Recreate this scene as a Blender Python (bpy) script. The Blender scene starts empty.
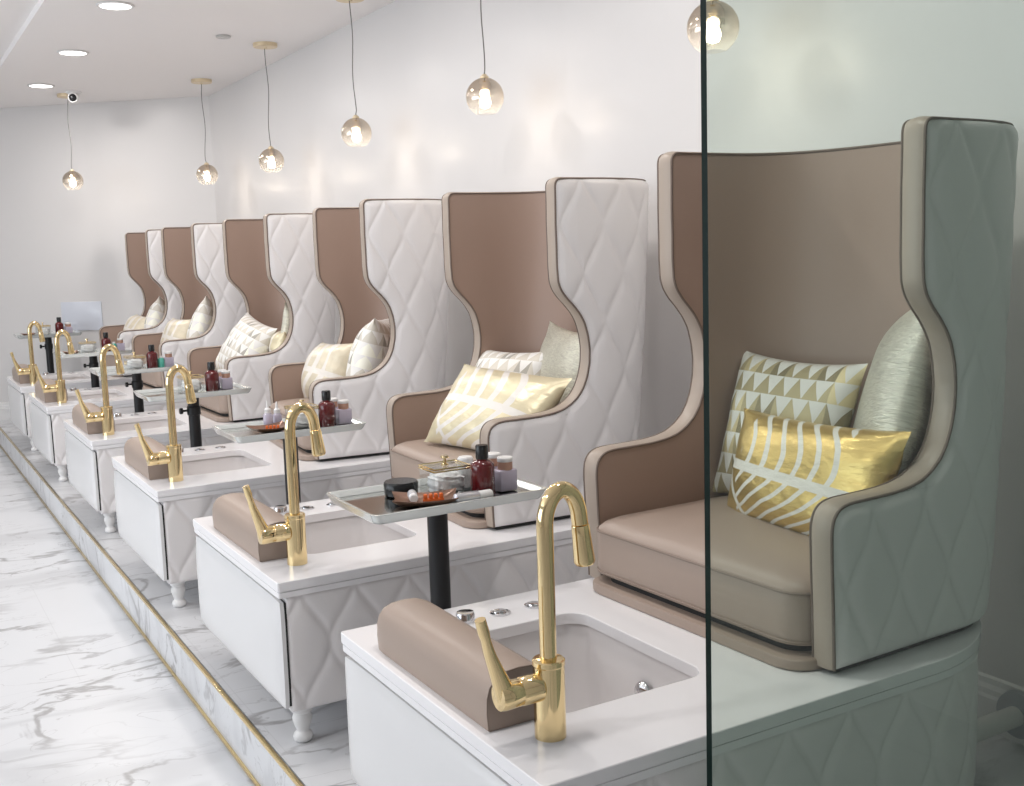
import bpy, bmesh, math, random
from mathutils import Vector, Matrix
from math import pi, sin, cos, radians
random.seed(7)
C = bpy.context.scene.collection
scene = bpy.context.scene

# ---------------------------------------------------------------- camera
CAM = Vector((-0.77593, -1.27954, 1.20158))
FW = Vector((0.49790327, 0.85749808, -0.12957379)).normalized()
RT = Vector((0.86232478, -0.50540125, -0.03107322)).normalized()
UP = RT.cross(FW).normalized()
cd = bpy.data.cameras.new('camera')
cam = bpy.data.objects.new('camera', cd)
C.objects.link(cam)
m = Matrix((RT, UP, -FW)).transposed().to_4x4()
m.translation = CAM
cam.matrix_world = m
cd.sensor_width = 36.0
cd.lens = 1094.04 / 1024 * 36.0
cd.clip_start = 0.05
scene.camera = cam

# ---------------------------------------------------------------- world, light, exposure
w = bpy.data.worlds.new('world')
scene.world = w
w.use_nodes = True
w.node_tree.nodes['Background'].inputs[0].default_value = (0.80, 0.90, 1.0, 1)
w.node_tree.nodes['Background'].inputs[1].default_value = 0.35
scene.view_settings.view_transform = 'Standard'
scene.view_settings.look = 'None'
scene.view_settings.exposure = 0.32
scene.view_settings.gamma = 1.0
scene.view_settings.use_curve_mapping = False
scene.cycles.use_denoising = True
scene.cycles.max_bounces = 12
scene.cycles.transparent_max_bounces = 24
scene.cycles.sample_clamp_indirect = 6.0
scene.cycles.caustics_reflective = False
scene.cycles.caustics_refractive = False

ZC = 2.39            # ceiling height
FLOOR_Z = -0.145     # lower floor, the spa chairs stand on a raised platform at z = 0
WALL_X = 1.50


def lamp(name, kind, loc, energy, color=(1, 1, 1), size=0.12, size_y=None, direction=(0, 0, -1), spread=None):
    l = bpy.data.lights.new(name, kind)
    l.energy = energy
    l.color = color
    if kind == 'AREA':
        l.shape = 'RECTANGLE' if size_y else 'DISK'
        l.size = size
        if size_y:
            l.size_y = size_y
        if spread:
            l.spread = spread
    else:
        l.shadow_soft_size = size
    o = bpy.data.objects.new(name, l)
    o.location = loc
    o.rotation_euler = Vector(direction).to_track_quat('-Z', 'Y').to_euler()
    C.objects.link(o)
    return o


WARM = (1.0, 0.93, 0.86)
# recessed ceiling lamps: the row over the chairs (three of them seen) and the row over the walkway
DOWN = [(0.338, 6.774), (0.343, 5.478), (0.334, 4.197), (0.335, 2.91), (0.335, 1.62), (0.335, 0.33)]
DOWN2 = [(-1.6, 6.2), (-1.6, 4.3), (-1.6, 2.4), (-1.6, 0.5)]
for x, y in DOWN:
    lamp('downlight_lamp', 'AREA', (x, y, ZC - 0.012), 6.6, (1.0, 0.96, 0.93), 0.14)
for x, y in DOWN2:
    lamp('downlight_lamp', 'AREA', (x, y, ZC - 0.012), 8.5, (1.0, 0.98, 0.96), 0.14)
# daylight from the unseen left shop window, tilted up to brighten the ceiling
lamp('daylight', 'AREA', (-4.3, 2.6, 1.3), 100, (0.86, 0.93, 1.0), 5.0, 2.2, (1, 0.0, 1.0))


# ---------------------------------------------------------------- materials
def mat(name, color=(0.8, 0.8, 0.8), rough=0.5, metal=0.0, coat=0.0, coat_rough=0.1, trans=0.0, ior=1.45, emit=None, estr=0, sheen=0.0, bump=None):
    M = bpy.data.materials.new(name)
    M.use_nodes = True
    nt = M.node_tree
    b = nt.nodes['Principled BSDF']
    b.inputs['Base Color'].default_value = (*color, 1)
    b.inputs['Roughness'].default_value = rough
    b.inputs['Metallic'].default_value = metal
    b.inputs['Coat Weight'].default_value = coat
    b.inputs['Coat Roughness'].default_value = coat_rough
    b.inputs['Transmission Weight'].default_value = trans
    b.inputs['IOR'].default_value = ior
    b.inputs['Sheen Weight'].default_value = sheen
    if emit:
        b.inputs['Emission Color'].default_value = (*emit, 1)
        b.inputs['Emission Strength'].default_value = estr
    if bump:
        scale, strength, dist = bump
        tc = nt.nodes.new('ShaderNodeTexCoord')
        n = nt.nodes.new('ShaderNodeTexNoise')
        n.inputs['Scale'].default_value = scale
        n.inputs['Detail'].default_value = 3
        nt.links.new(tc.outputs['Object'], n.inputs['Vector'])
        bp = nt.nodes.new('ShaderNodeBump')
        bp.inputs['Strength'].default_value = strength
        bp.inputs['Distance'].default_value = dist
        nt.links.new(n.outputs[0], bp.inputs['Height'])
        nt.links.new(bp.outputs[0], b.inputs['Normal'])
    return M


def N(nt, typ, **kw):
    n = nt.nodes.new(typ)
    for k, v in kw.items():
        setattr(n, k, v)
    return n


def math_node(nt, op, a, b=None, c=None):
    n = nt.nodes.new('ShaderNodeMath')
    n.operation = op
    for i, v in enumerate((a, b, c)):
        if v is None:
            continue
        if isinstance(v, (int, float)):
            n.inputs[i].default_value = v
        else:
            nt.links.new(v, n.inputs[i])
    return n.outputs[0]


def mix_col(nt, fac, a, b):
    n = nt.nodes.new('ShaderNodeMix')
    n.data_type = 'RGBA'
    for sock, v in ((n.inputs[0], fac), (n.inputs[6], a), (n.inputs[7], b)):
        if isinstance(v, (int, float)):
            sock.default_value = v
        elif isinstance(v, tuple):
            sock.default_value = (*v, 1)
        else:
            nt.links.new(v, sock)
    return n.outputs[2]


M = {}
M['wall'] = mat('wall_paint', (0.72, 0.70, 0.69), 0.48, coat=0.28, coat_rough=0.26, bump=(6, 0.03, 0.01))
M['ceiling'] = mat('ceiling_paint', (0.92, 0.885, 0.87), 0.6, bump=(8, 0.02, 0.01))
M['trim'] = mat('trim_paint', (0.80, 0.79, 0.78), 0.35)
M['white_vinyl'] = mat('white_vinyl', (0.845, 0.815, 0.81), 0.38, bump=(260, 0.06, 0.002))
M['taupe'] = mat('taupe_leather', (0.395, 0.307, 0.253), 0.42, bump=(320, 0.10, 0.002))
M['taupe_inner'] = mat('taupe_lining_leather', (0.375, 0.268, 0.216), 0.46, bump=(320, 0.10, 0.002))
M['taupe_band'] = mat('taupe_band_leather', (0.42, 0.345, 0.285), 0.40, bump=(320, 0.08, 0.002))
M['piping'] = mat('piping_leather', (0.18, 0.135, 0.11), 0.5)
M['piping_mid'] = mat('piping_mid_leather', (0.27, 0.205, 0.165), 0.5)
M['quartz'] = mat('white_quartz', (0.90, 0.885, 0.895), 0.16, bump=(40, 0.01, 0.001))
M['gloss_white'] = mat('gloss_white_panel', (0.77, 0.765, 0.765), 0.25, coat=0.2)
M['gap_shade'] = mat('painted_gap_shade', (0.02, 0.02, 0.02), 0.6)  # black that paints shade into the cabinet and seat gaps
M['basin'] = mat('basin_acrylic', (0.82, 0.79, 0.785), 0.22)
M['chrome'] = mat('chrome', (0.75, 0.75, 0.77), 0.08, 1.0)
M['gold'] = mat('polished_gold', (0.88, 0.69, 0.38), 0.09, 1.0)
M['gold_trim'] = mat('brushed_gold_trim', (0.78, 0.60, 0.30), 0.22, 1.0)
M['black'] = mat('black_metal', (0.012, 0.012, 0.013), 0.35)
M['black_plastic'] = mat('black_plastic', (0.015, 0.015, 0.016), 0.25)
M['tray_metal'] = mat('polished_tray_metal', (0.62, 0.64, 0.62), 0.10, 1.0)
M['tray_rim'] = mat('tray_rim', (0.80, 0.84, 0.82), 0.18, 0.6, coat=0.5)
M['red_bottle'] = mat('oxblood_bottle', (0.11, 0.008, 0.010), 0.10, coat=0.5)
M['lilac'] = mat('lilac_lotion', (0.52, 0.47, 0.57), 0.2, coat=0.3)
M['peach'] = mat('peach_cap', (0.52, 0.30, 0.22), 0.35)
M['white_plastic'] = mat('white_plastic', (0.85, 0.84, 0.83), 0.3)
M['teal'] = mat('teal_plastic', (0.10, 0.46, 0.36), 0.25)
M['wood_dish'] = mat('bronze_dish', (0.27, 0.155, 0.11), 0.28, 0.3, bump=(60, 0.3, 0.002))
M['orange'] = mat('orange_foam', (0.80, 0.16, 0.03), 0.5)
M['cotton'] = mat('cotton', (0.95, 0.94, 0.93), 0.9, sheen=0.4, bump=(60, 0.6, 0.01))
M['silver'] = mat('silver_tube', (0.62, 0.62, 0.66), 0.3, 0.6)
M['pvc'] = mat('white_pvc', (0.72, 0.71, 0.68), 0.35)
M['brass_canopy'] = mat('pale_brass', (0.80, 0.66, 0.45), 0.35, 0.6)
M['cord'] = mat('cord_grey', (0.18, 0.17, 0.16), 0.5)
M['emit'] = mat('downlight_diffuser', (1, 1, 1), 0.4, emit=(1.0, 0.98, 0.95), estr=4)
M['bulb'] = mat('bulb_glow', (1, 1, 1), 0.4, emit=(1.0, 0.88, 0.72), estr=14)
M['clear'] = mat('clear_glass', (1, 1, 1), 0.02, trans=1.0, ior=1.2)


def glass_mat(name, tint, refl=1.0):
    m_ = bpy.data.materials.new(name)
    m_.use_nodes = True
    nt = m_.node_tree
    nt.nodes.clear()
    out = N(nt, 'ShaderNodeOutputMaterial')
    tr = N(nt, 'ShaderNodeBsdfTransparent')
    tr.inputs[0].default_value = (*tint, 1)
    gl = N(nt, 'ShaderNodeBsdfGlossy')
    gl.inputs['Roughness'].default_value = 0.02
    ge = N(nt, 'ShaderNodeNewGeometry')
    dt = N(nt, 'ShaderNodeVectorMath', operation='DOT_PRODUCT')
    nt.links.new(ge.outputs['Incoming'], dt.inputs[0])
    nt.links.new(ge.outputs['Normal'], dt.inputs[1])
    c1 = math_node(nt, 'SUBTRACT', 1.0, math_node(nt, 'ABSOLUTE', dt.outputs['Value']))
    f = math_node(nt, 'ADD', math_node(nt, 'MULTIPLY', math_node(nt, 'POWER', c1, 5.0), 0.96), 0.04)
    f = math_node(nt, 'MULTIPLY', f, refl)
    mx = N(nt, 'ShaderNodeMixShader')
    nt.links.new(f, mx.inputs[0])
    nt.links.new(tr.outputs[0], mx.inputs[1])
    nt.links.new(gl.outputs[0], mx.inputs[2])
    nt.links.new(mx.outputs[0], out.inputs[0])
    return m_


M['pane'] = glass_mat('partition_glass', (0.868, 0.915, 0.882))
M['pane_edge'] = mat('glass_cut_edge', (0.004, 0.014, 0.011), 0.35)
M['pane_edge'].node_tree.nodes['Principled BSDF'].inputs['Specular IOR Level'].default_value = 0.12
M['box_glass'] = glass_mat('thin_box_glass', (0.985, 0.992, 0.99))


def ombre():
    m_ = bpy.data.materials.new('ombre_mirror_glass')
    m_.use_nodes = True
    nt = m_.node_tree
    nt.nodes.clear()
    out = N(nt, 'ShaderNodeOutputMaterial')
    tc = N(nt, 'ShaderNodeTexCoord')
    sp = N(nt, 'ShaderNodeSeparateXYZ')
    nt.links.new(tc.outputs['Object'], sp.inputs[0])
    mr = N(nt, 'ShaderNodeMapRange')
    mr.inputs['From Min'].default_value = -0.045
    mr.inputs['From Max'].default_value = 0.030
    mr.inputs['To Min'].default_value = 0.06
    mr.inputs['To Max'].default_value = 0.92
    nt.links.new(sp.outputs[2], mr.inputs[0])
    tr = N(nt, 'ShaderNodeBsdfTransparent')
    tr.inputs[0].default_value = (0.97, 0.94, 0.90, 1)
    gl = N(nt, 'ShaderNodeBsdfGlossy')
    gl.inputs['Color'].default_value = (0.66, 0.575, 0.48, 1)
    gl.inputs['Roughness'].default_value = 0.06
    mx = N(nt, 'ShaderNodeMixShader')
    tl_ = N(nt, 'ShaderNodeBsdfTranslucent')
    tl_.inputs[0].default_value = (0.95, 0.93, 0.90, 1)
    m0 = N(nt, 'ShaderNodeMixShader')
    m0.inputs[0].default_value = 0.14
    nt.links.new(tr.outputs[0], m0.inputs[1])
    nt.links.new(tl_.outputs[0], m0.inputs[2])
    nt.links.new(mr.outputs[0], mx.inputs[0])
    nt.links.new(m0.outputs[0], mx.inputs[1])
    nt.links.new(gl.outputs[0], mx.inputs[2])
    nt.links.new(mx.outputs[0], out.inputs[0])
    return m_


M['ombre'] = ombre()


def marble():
    m_ = bpy.data.materials.new('white_marble_tile')
    m_.use_nodes = True
    nt = m_.node_tree
    b = nt.nodes['Principled BSDF']
    b.inputs['Roughness'].default_value = 0.30
    tc = N(nt, 'ShaderNodeTexCoord')
    mp = N(nt, 'ShaderNodeMapping')
    mp.inputs['Rotation'].default_value = (0.35, 0.2, radians(28))
    mp.inputs['Scale'].default_value = (1.0, 2.0, 1.6)
    nt.links.new(tc.outputs['Object'], mp.inputs[0])

    def veins(scale, dist, lo, hi, detail=6):
        n = N(nt, 'ShaderNodeTexNoise')
        n.inputs['Scale'].default_value = scale
        n.inputs['Detail'].default_value = detail
        n.inputs['Distortion'].default_value = dist
        nt.links.new(mp.outputs[0], n.inputs['Vector'])
        a = math_node(nt, 'SUBTRACT', n.outputs[0], 0.5)
        a = math_node(nt, 'ABSOLUTE', a)
        r = N(nt, 'ShaderNodeMapRange')
        r.interpolation_type = 'SMOOTHSTEP'
        r.inputs['From Min'].default_value = lo
        r.inputs['From Max'].default_value = hi
        r.inputs['To Min'].default_value = 1
        r.inputs['To Max'].default_value = 0
        nt.links.new(a, r.inputs[0])
        return r.outputs[0]
    v1 = veins(1.6, 0.7, 0.0, 0.026)
    v2 = veins(2.3, 1.4, 0.0, 0.010)
    v3 = veins(0.8, 0.5, 0.0, 0.07, 4)
    mask = N(nt, 'ShaderNodeTexNoise')
    mask.inputs['Scale'].default_value = 1.7
    nt.links.new(tc.outputs['Object'], mask.inputs['Vector'])
    mk = N(nt, 'ShaderNodeMapRange')
    mk.inputs['From Min'].default_value = 0.36
    mk.inputs['From Max'].default_value = 0.52
    nt.links.new(mask.outputs[0], mk.inputs[0])
    c = mix_col(nt, math_node(nt, 'MULTIPLY', v3, 0.30), (0.72, 0.725, 0.74), (0.40, 0.40, 0.41))
    c = mix_col(nt, math_node(nt, 'MULTIPLY', math_node(nt, 'MULTIPLY', v1, mk.outputs[0]), 0.8), c, (0.30, 0.29, 0.29))
    c = mix_col(nt, math_node(nt, 'MULTIPLY', math_node(nt, 'MULTIPLY', v2, mk.outputs[0]), 0.45), c, (0.33, 0.32, 0.32))
    br = N(nt, 'ShaderNodeTexBrick')
    br.offset = 0.5
    br.inputs['Scale'].default_value = 1.0
    br.inputs['Mortar Size'].default_value = 0.0016
    br.inputs['Brick Width'].default_value = 0.6
    br.inputs['Row Height'].default_value = 1.2
    br.inputs['Color1'].default_value = (0, 0, 0, 1)
    br.inputs['Color2'].default_value = (0, 0, 0, 1)
    br.inputs['Mortar'].default_value = (1, 1, 1, 1)
    nt.links.new(tc.outputs['Object'], br.inputs['Vector'])
    c = mix_col(nt, math_node(nt, 'MULTIPLY', br.outputs[0], 0.2), c, (0.45, 0.45, 0.45))
    nt.links.new(c, b.inputs['Base Color'])
    return m_


M['marble'] = marble()


def fabric_triangles(name, nu, nv, gold=(0.50, 0.42, 0.25), white=(0.80, 0.77, 0.72), metal=0.35, seed=0.0):
    m_ = bpy.data.materials.new(name)
    m_.use_nodes = True
    nt = m_.node_tree
    b = nt.nodes['Principled BSDF']
    b.inputs['Roughness'].default_value = 0.5
    uv = N(nt, 'ShaderNodeUVMap')
    sp = N(nt, 'ShaderNodeSeparateXYZ')
    nt.links.new(uv.outputs[0], sp.inputs[0])
    u = math_node(nt, 'MULTIPLY', sp.outputs[0], nu)
    v = math_node(nt, 'MULTIPLY', sp.outputs[1], nv)
    fu, fv = math_node(nt, 'FRACT', u), math_node(nt, 'FRACT', v)
    iu, iv = math_node(nt, 'FLOOR', u), math_node(nt, 'FLOOR', v)
    tri = math_node(nt, 'LESS_THAN', math_node(nt, 'MULTIPLY', math_node(nt, 'ABSOLUTE', math_node(nt, 'SUBTRACT', fu, 0.5)), 2.0), fv)
    cmb = N(nt, 'ShaderNodeCombineXYZ')
    nt.links.new(iu, cmb.inputs[0])
    nt.links.new(iv, cmb.inputs[1])
    cmb.inputs[2].default_value = seed
    wn = N(nt, 'ShaderNodeTexWhiteNoise')
    nt.links.new(cmb.outputs[0], wn.inputs[0])
    tone = mix_col(nt, math_node(nt, 'GREATER_THAN', wn.outputs[0], 0.80), gold, tuple(c * 0.62 for c in gold))
    tone = mix_col(nt, math_node(nt, 'LESS_THAN', wn.outputs[0], 0.25), tone, tuple(min(1, c * 1.5) for c in gold))
    n2 = N(nt, 'ShaderNodeTexNoise')
    n2.inputs['Scale'].default_value = 140
    nt.links.new(uv.outputs[0], n2.inputs['Vector'])
    c = mix_col(nt, tri, tone, white)
    nt.links.new(c, b.inputs['Base Color'])
    nt.links.new(math_node(nt, 'MULTIPLY', math_node(nt, 'SUBTRACT', 1.0, tri), metal), b.inputs['Metallic'])
    bp = N(nt, 'ShaderNodeBump')
    bp.inputs['Strength'].default_value = 0.3
    bp.inputs['Distance'].default_value = 0.002
    nt.links.new(n2.outputs[0], bp.inputs['Height'])
    nt.links.new(bp.outputs[0], b.inputs['Normal'])
    return m_


def fabric_gold_lines(name, gold=(0.72, 0.52, 0.20), pale=(0.80, 0.76, 0.70), lines=7, metal=0.75, width=0.30):
    """gold foil cushion crossed by hand-drawn off-white strokes"""
    m_ = bpy.data.materials.new(name)
    m_.use_nodes = True
    nt = m_.node_tree
    b = nt.nodes['Principled BSDF']
    uv = N(nt, 'ShaderNodeUVMap')
    sp = N(nt, 'ShaderNodeSeparateXYZ')
    nt.links.new(uv.outputs[0], sp.inputs[0])
    u, v = sp.outputs[0], sp.outputs[1]
    # fan of strokes: u is bent by v
    vv = math_node(nt, 'SUBTRACT', v, 0.5)
    bend = math_node(nt, 'MULTIPLY', math_node(nt, 'MULTIPLY', vv, vv), 1.1)
    lean = math_node(nt, 'MULTIPLY', vv, -0.30)
    q = math_node(nt, 'ADD', math_node(nt, 'ADD', u, bend), lean)
    n = N(nt, 'ShaderNodeTexNoise')
    n.inputs['Scale'].default_value = 3.0
    nt.links.new(uv.outputs[0], n.inputs['Vector'])
    q = math_node(nt, 'ADD', q, math_node(nt, 'MULTIPLY', math_node(nt, 'SUBTRACT', n.outputs[0], 0.5), 0.05))
    s = math_node(nt, 'LESS_THAN', math_node(nt, 'FRACT', math_node(nt, 'MULTIPLY', q, lines * 1.35)), width)
    inner = math_node(nt, 'MULTIPLY', math_node(nt, 'GREATER_THAN', u, 0.16), math_node(nt, 'LESS_THAN', u, 0.80))
    s = math_node(nt, 'MULTIPLY', s, inner)
    hband = math_node(nt, 'LESS_THAN', math_node(nt, 'ABSOLUTE', math_node(nt, 'SUBTRACT', math_node(nt, 'ADD', v, math_node(nt, 'MULTIPLY', u, 0.10)), 0.52)), 0.042)
    diag = math_node(nt, 'LESS_THAN', math_node(nt, 'ABSOLUTE', math_node(nt, 'SUBTRACT', math_node(nt, 'ADD', math_node(nt, 'MULTIPLY', v, 0.45), u), 0.26)), 0.018)
    s = math_node(nt, 'MAXIMUM', s, math_node(nt, 'MAXIMUM', hband, diag))
    n2 = N(nt, 'ShaderNodeTexNoise')
    n2.inputs['Scale'].default_value = 5
    n2.inputs['Detail'].default_value = 4
    nt.links.new(uv.outputs[0], n2.inputs['Vector'])
    g = mix_col(nt, n2.outputs[0], tuple(c * 0.75 for c in gold), tuple(min(1, c * 1.2) for c in gold))
    c = mix_col(nt, s, g, pale)
    nt.links.new(c, b.inputs['Base Color'])
    nt.links.new(math_node(nt, 'MULTIPLY', math_node(nt, 'SUBTRACT', 1.0, s), metal), b.inputs['Metallic'])
    b.inputs['Roughness'].default_value = 0.34
    n3 = N(nt, 'ShaderNodeTexNoise')
    n3.inputs['Scale'].default_value = 14
    n3.inputs['Detail'].default_value = 4
    nt.links.new(uv.outputs[0], n3.inputs['Vector'])
    bp = N(nt, 'ShaderNodeBump')
    bp.inputs['Strength'].default_value = 0.5
    bp.inputs['Distance'].default_value = 0.006
    nt.links.new(n3.outputs[0], bp.inputs['Height'])
    nt.links.new(bp.outputs[0], b.inputs['Normal'])
    return m_


def fabric_crinkle(name, col=(0.72, 0.67, 0.58)):
    m_ = bpy.data.materials.new(name)
    m_.use_nodes = True
    nt = m_.node_tree
    b = nt.nodes['Principled BSDF']
    b.inputs['Roughness'].default_value = 0.36
    b.inputs['Metallic'].default_value = 0.4
    uv = N(nt, 'ShaderNodeUVMap')
    mp = N(nt, 'ShaderNodeMapping')
    mp.inputs['Scale'].default_value = (9, 40, 1)
    nt.links.new(uv.outputs[0], mp.inputs[0])
    n = N(nt, 'ShaderNodeTexNoise')
    n.inputs['Scale'].default_value = 1.6
    n.inputs['Detail'].default_value = 6
    n.inputs['Distortion'].default_value = 1.6
    nt.links.new(mp.outputs[0], n.inputs['Vector'])
    c = mix_col(nt, n.outputs[0], tuple(x * 0.55 for x in col), tuple(min(1, x * 1.45) for x in col))
    nt.links.new(c, b.inputs['Base Color'])
    bp = N(nt, 'ShaderNodeBump')
    bp.inputs['Strength'].default_value = 0.8
    bp.inputs['Distance'].default_value = 0.006
    nt.links.new(n.outputs[0], bp.inputs['Height'])
    nt.links.new(bp.outputs[0], b.inputs['Normal'])
    return m_


M['tri'] = fabric_triangles('triangle_weave', 8, 7)
M['tri_pale'] = fabric_triangles('pale_triangle_weave', 8, 7, (0.70, 0.655, 0.57), (0.88, 0.86, 0.82), 0.08, 3.0)
M['foil'] = fabric_gold_lines('gold_foil_strokes')
M['foil_pale'] = fabric_gold_lines('pale_gold_foil_strokes', (0.82, 0.73, 0.50), (0.86, 0.82, 0.76), 5, 0.30, 0.36)
M['foil_cream'] = fabric_gold_lines('cream_foil_strokes', (0.76, 0.68, 0.52), (0.82, 0.77, 0.70), 3, 0.2, 0.45)
M['crinkle'] = fabric_crinkle('crinkled_metallic')
M['crinkle_pale'] = fabric_crinkle('pale_crinkled_metallic', (0.76, 0.70, 0.58))


# ---------------------------------------------------------------- mesh helpers
def obj(name, bm, mt, parent=None, smooth=True, kind=None, angle=40):
    me = bpy.data.meshes.new(name)
    bmesh.ops.recalc_face_normals(bm, faces=bm.faces[:])
    bm.to_mesh(me)
    bm.free()
    for m_ in (mt if isinstance(mt, (list, tuple)) else [mt]):
        me.materials.append(m_)
    if smooth:
        me.polygons.foreach_set('use_smooth', [True] * len(me.polygons))
        try:
            me.set_sharp_from_angle(angle=radians(angle))
        except Exception:
            pass
    o = bpy.data.objects.new(name, me)
    C.objects.link(o)
    if parent:
        o.parent = parent
    if kind:
        o['kind'] = kind
    return o


def thing(name, label, cat, loc=(0, 0, 0), rotz=0, group=None):
    o = bpy.data.objects.new(name, None)
    o.empty_display_size = 0.1
    C.objects.link(o)
    o.location = loc
    o.rotation_euler = (0, 0, rotz)
    o['label'] = label
    o['category'] = cat
    if group:
        o['group'] = group
    return o


def tag(o, label, cat, group=None):
    o['label'] = label
    o['category'] = cat
    if group:
        o['group'] = group
    return o


def dup(root, loc, rotz=None, label=None, group=None):
    r = root.copy()
    C.objects.link(r)
    r.location = loc
    if rotz is not None:
        r.rotation_euler = (0, 0, rotz)
    if label:
        r['label'] = label
    if group:
        r['group'] = group
    for ch in list(root.children):
        c = ch.copy()
        C.objects.link(c)
        c.parent = r
        for gch in ch.children:
            d = gch.copy()
            C.objects.link(d)
            d.parent = c
    return r


def add_box(bm, x0, x1, y0, y1, z0, z1, bev=0.0, seg=2, mi=0):
    b2 = bmesh.new()
    vs = [b2.verts.new((x, y, z)) for x in (x0, x1) for y in (y0, y1) for z in (z0, z1)]
    for f in ((0, 1, 3, 2), (4, 6, 7, 5), (0, 4, 5, 1), (2, 3, 7, 6), (0, 2, 6, 4), (1, 5, 7, 3)):
        b2.faces.new([vs[i] for i in f])
    if bev:
        bmesh.ops.bevel(b2, geom=b2.edges[:], offset=bev, segments=seg, affect='EDGES', profile=0.5)
    merge(bm, b2, mi)


def merge(bm, b2, mi=0, mtx=None):
    if mtx is not None:
        bmesh.ops.transform(b2, matrix=mtx, verts=b2.verts[:])
    vm = {}
    for v in b2.verts:
        vm[v] = bm.verts.new(v.co)
    for f in b2.faces:
        try:
            nf = bm.faces.new([vm[v] for v in f.verts])
            nf.material_index = mi
        except ValueError:
            pass
    b2.free()


def add_lathe(bm, prof, cx=0, cy=0, cz=0, n=32, axis='z', mtx=None, mi=0):
    """prof: list of (r, h)"""
    b2 = bmesh.new()
    rings = []
    for r, h in prof:
        if r < 1e-6:
            rings.append([b2.verts.new((0, 0, h))])
        else:
            rings.append([b2.verts.new((r * cos(2 * pi * i / n), r * sin(2 * pi * i / n), h)) for i in range(n)])
    for a, b in zip(rings, rings[1:]):
        for i in range(n):
            j = (i + 1) % n
            if len(a) == 1 and len(b) == 1:
                continue
            if len(a) == 1:
                b2.faces.new((a[0], b[i], b[j]))
            elif len(b) == 1:
                b2.faces.new((a[i], a[j], b[0]))
            else:
                b2.faces.new((a[i], a[j], b[j], b[i]))
    for ring, flip in ((rings[0], True), (rings[-1], False)):
        if len(ring) > 1:
            b2.faces.new(ring[::-1] if flip else ring)
    t = Matrix.Translation((cx, cy, cz))
    if mtx is not None:
        t = t @ mtx
    merge(bm, b2, mi, t)


def add_tube(bm, pts, r, n=16, closed=False, mi=0):
    pts = [Vector(p) for p in pts]
    L = len(pts)
    rr = r if isinstance(r, (list, tuple)) else [r] * L
    prev = None
    rings = []
    for i, p in enumerate(pts):
        if closed:
            t = (pts[(i + 1) % L] - pts[i - 1]).normalized()
        else:
            t = (pts[min(i + 1, L - 1)] - pts[max(i - 1, 0)]).normalized()
        if prev is None:
            a = Vector((0, 0, 1)) if abs(t.z) < 0.9 else Vector((1, 0, 0))
            nx = t.cross(a).normalized()
        else:
            nx = (prev - t * prev.dot(t)).normalized()
        prev = nx
        ny = t.cross(nx)
        rings.append([bm.verts.new(p + nx * rr[i] * cos(2 * pi * k / n) + ny * rr[i] * sin(2 * pi * k / n)) for k in range(n)])
    seq = list(zip(rings, rings[1:]))
    if closed:
        seq.append((rings[-1], rings[0]))
    for a, b in seq:
        for k in range(n):
            f = bm.faces.new((a[k], a[(k + 1) % n], b[(k + 1) % n], b[k]))
            f.material_index = mi
    if not closed:
        bm.faces.new(rings[0][::-1]).material_index = mi
        bm.faces.new(rings[-1]).material_index = mi


def rrect(x0, x1, y0, y1, r, n=6):
    """rounded rectangle loop; r scalar or 4 radii for corners (x0y0, x1y0, x1y1, x0y1)"""
    rs = r if isinstance(r, (list, tuple)) else [r] * 4
    pts = []
    for (cx, cy, a0), rad in zip(((x0, y0, pi), (x1, y0, 1.5 * pi), (x1, y1, 0), (x0, y1, 0.5 * pi)), rs):
        sx = 1 if cx == x0 else -1
        sy = 1 if cy == y0 else -1
        k = n if rad > 1e-6 else 0
        for i in range(k + 1):
            a = a0 + (pi / 2) * (i / max(k, 1))
            pts.append((cx + sx * rad + rad * cos(a), cy + sy * rad + rad * sin(a)))
    return pts


def add_prism(bm, loop, z0, z1, bev=0.0, seg=3, mi=0):
    b2 = bmesh.new()
    bot = [b2.verts.new((x, y, z0)) for x, y in loop]
    top = [b2.verts.new((x, y, z1)) for x, y in loop]
    n = len(loop)
    fb = b2.faces.new(bot[::-1])
    ft = b2.faces.new(top)
    for i in range(n):
        b2.faces.new((bot[i], bot[(i + 1) % n], top[(i + 1) % n], top[i]))
    if bev:
        bmesh.ops.bevel(b2, geom=list(ft.edges) + list(fb.edges), offset=bev, segments=seg, affect='EDGES', profile=0.5)
    merge(bm, b2, mi)


def BM():
    return bmesh.new()


def quad_plane(name, pts, mt, kind='structure', thick=None):
    bm = BM()
    bm.faces.new([bm.verts.new(p) for p in pts])
    if thick:
        r = bmesh.ops.extrude_face_region(bm, geom=bm.faces[:])
        vs = [v for v in r['geom'] if isinstance(v, bmesh.types.BMVert)]
        bmesh.ops.translate(bm, verts=vs, vec=thick)
    return obj(name, bm, mt, smooth=False, kind=kind)


# ---------------------------------------------------------------- the room
CORNER_Y = 6.93
OB = Vector((-0.7635, 0.6458, 0)).normalized()     # direction of the slanted end wall, going left
EX0, EY0 = WALL_X, CORNER_Y
LEN_OB = 4.9
EX1, EY1 = EX0 + OB.x * LEN_OB, EY0 + OB.y * LEN_OB
XL, YB = -4.4, -3.2
STEP_X = -0.018


def slab_poly(name, poly, z0, z1, mt):
    bm = BM()
    add_prism(bm, poly, z0, z1)
    return obj(name, bm, mt, smooth=False, kind='structure')


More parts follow.
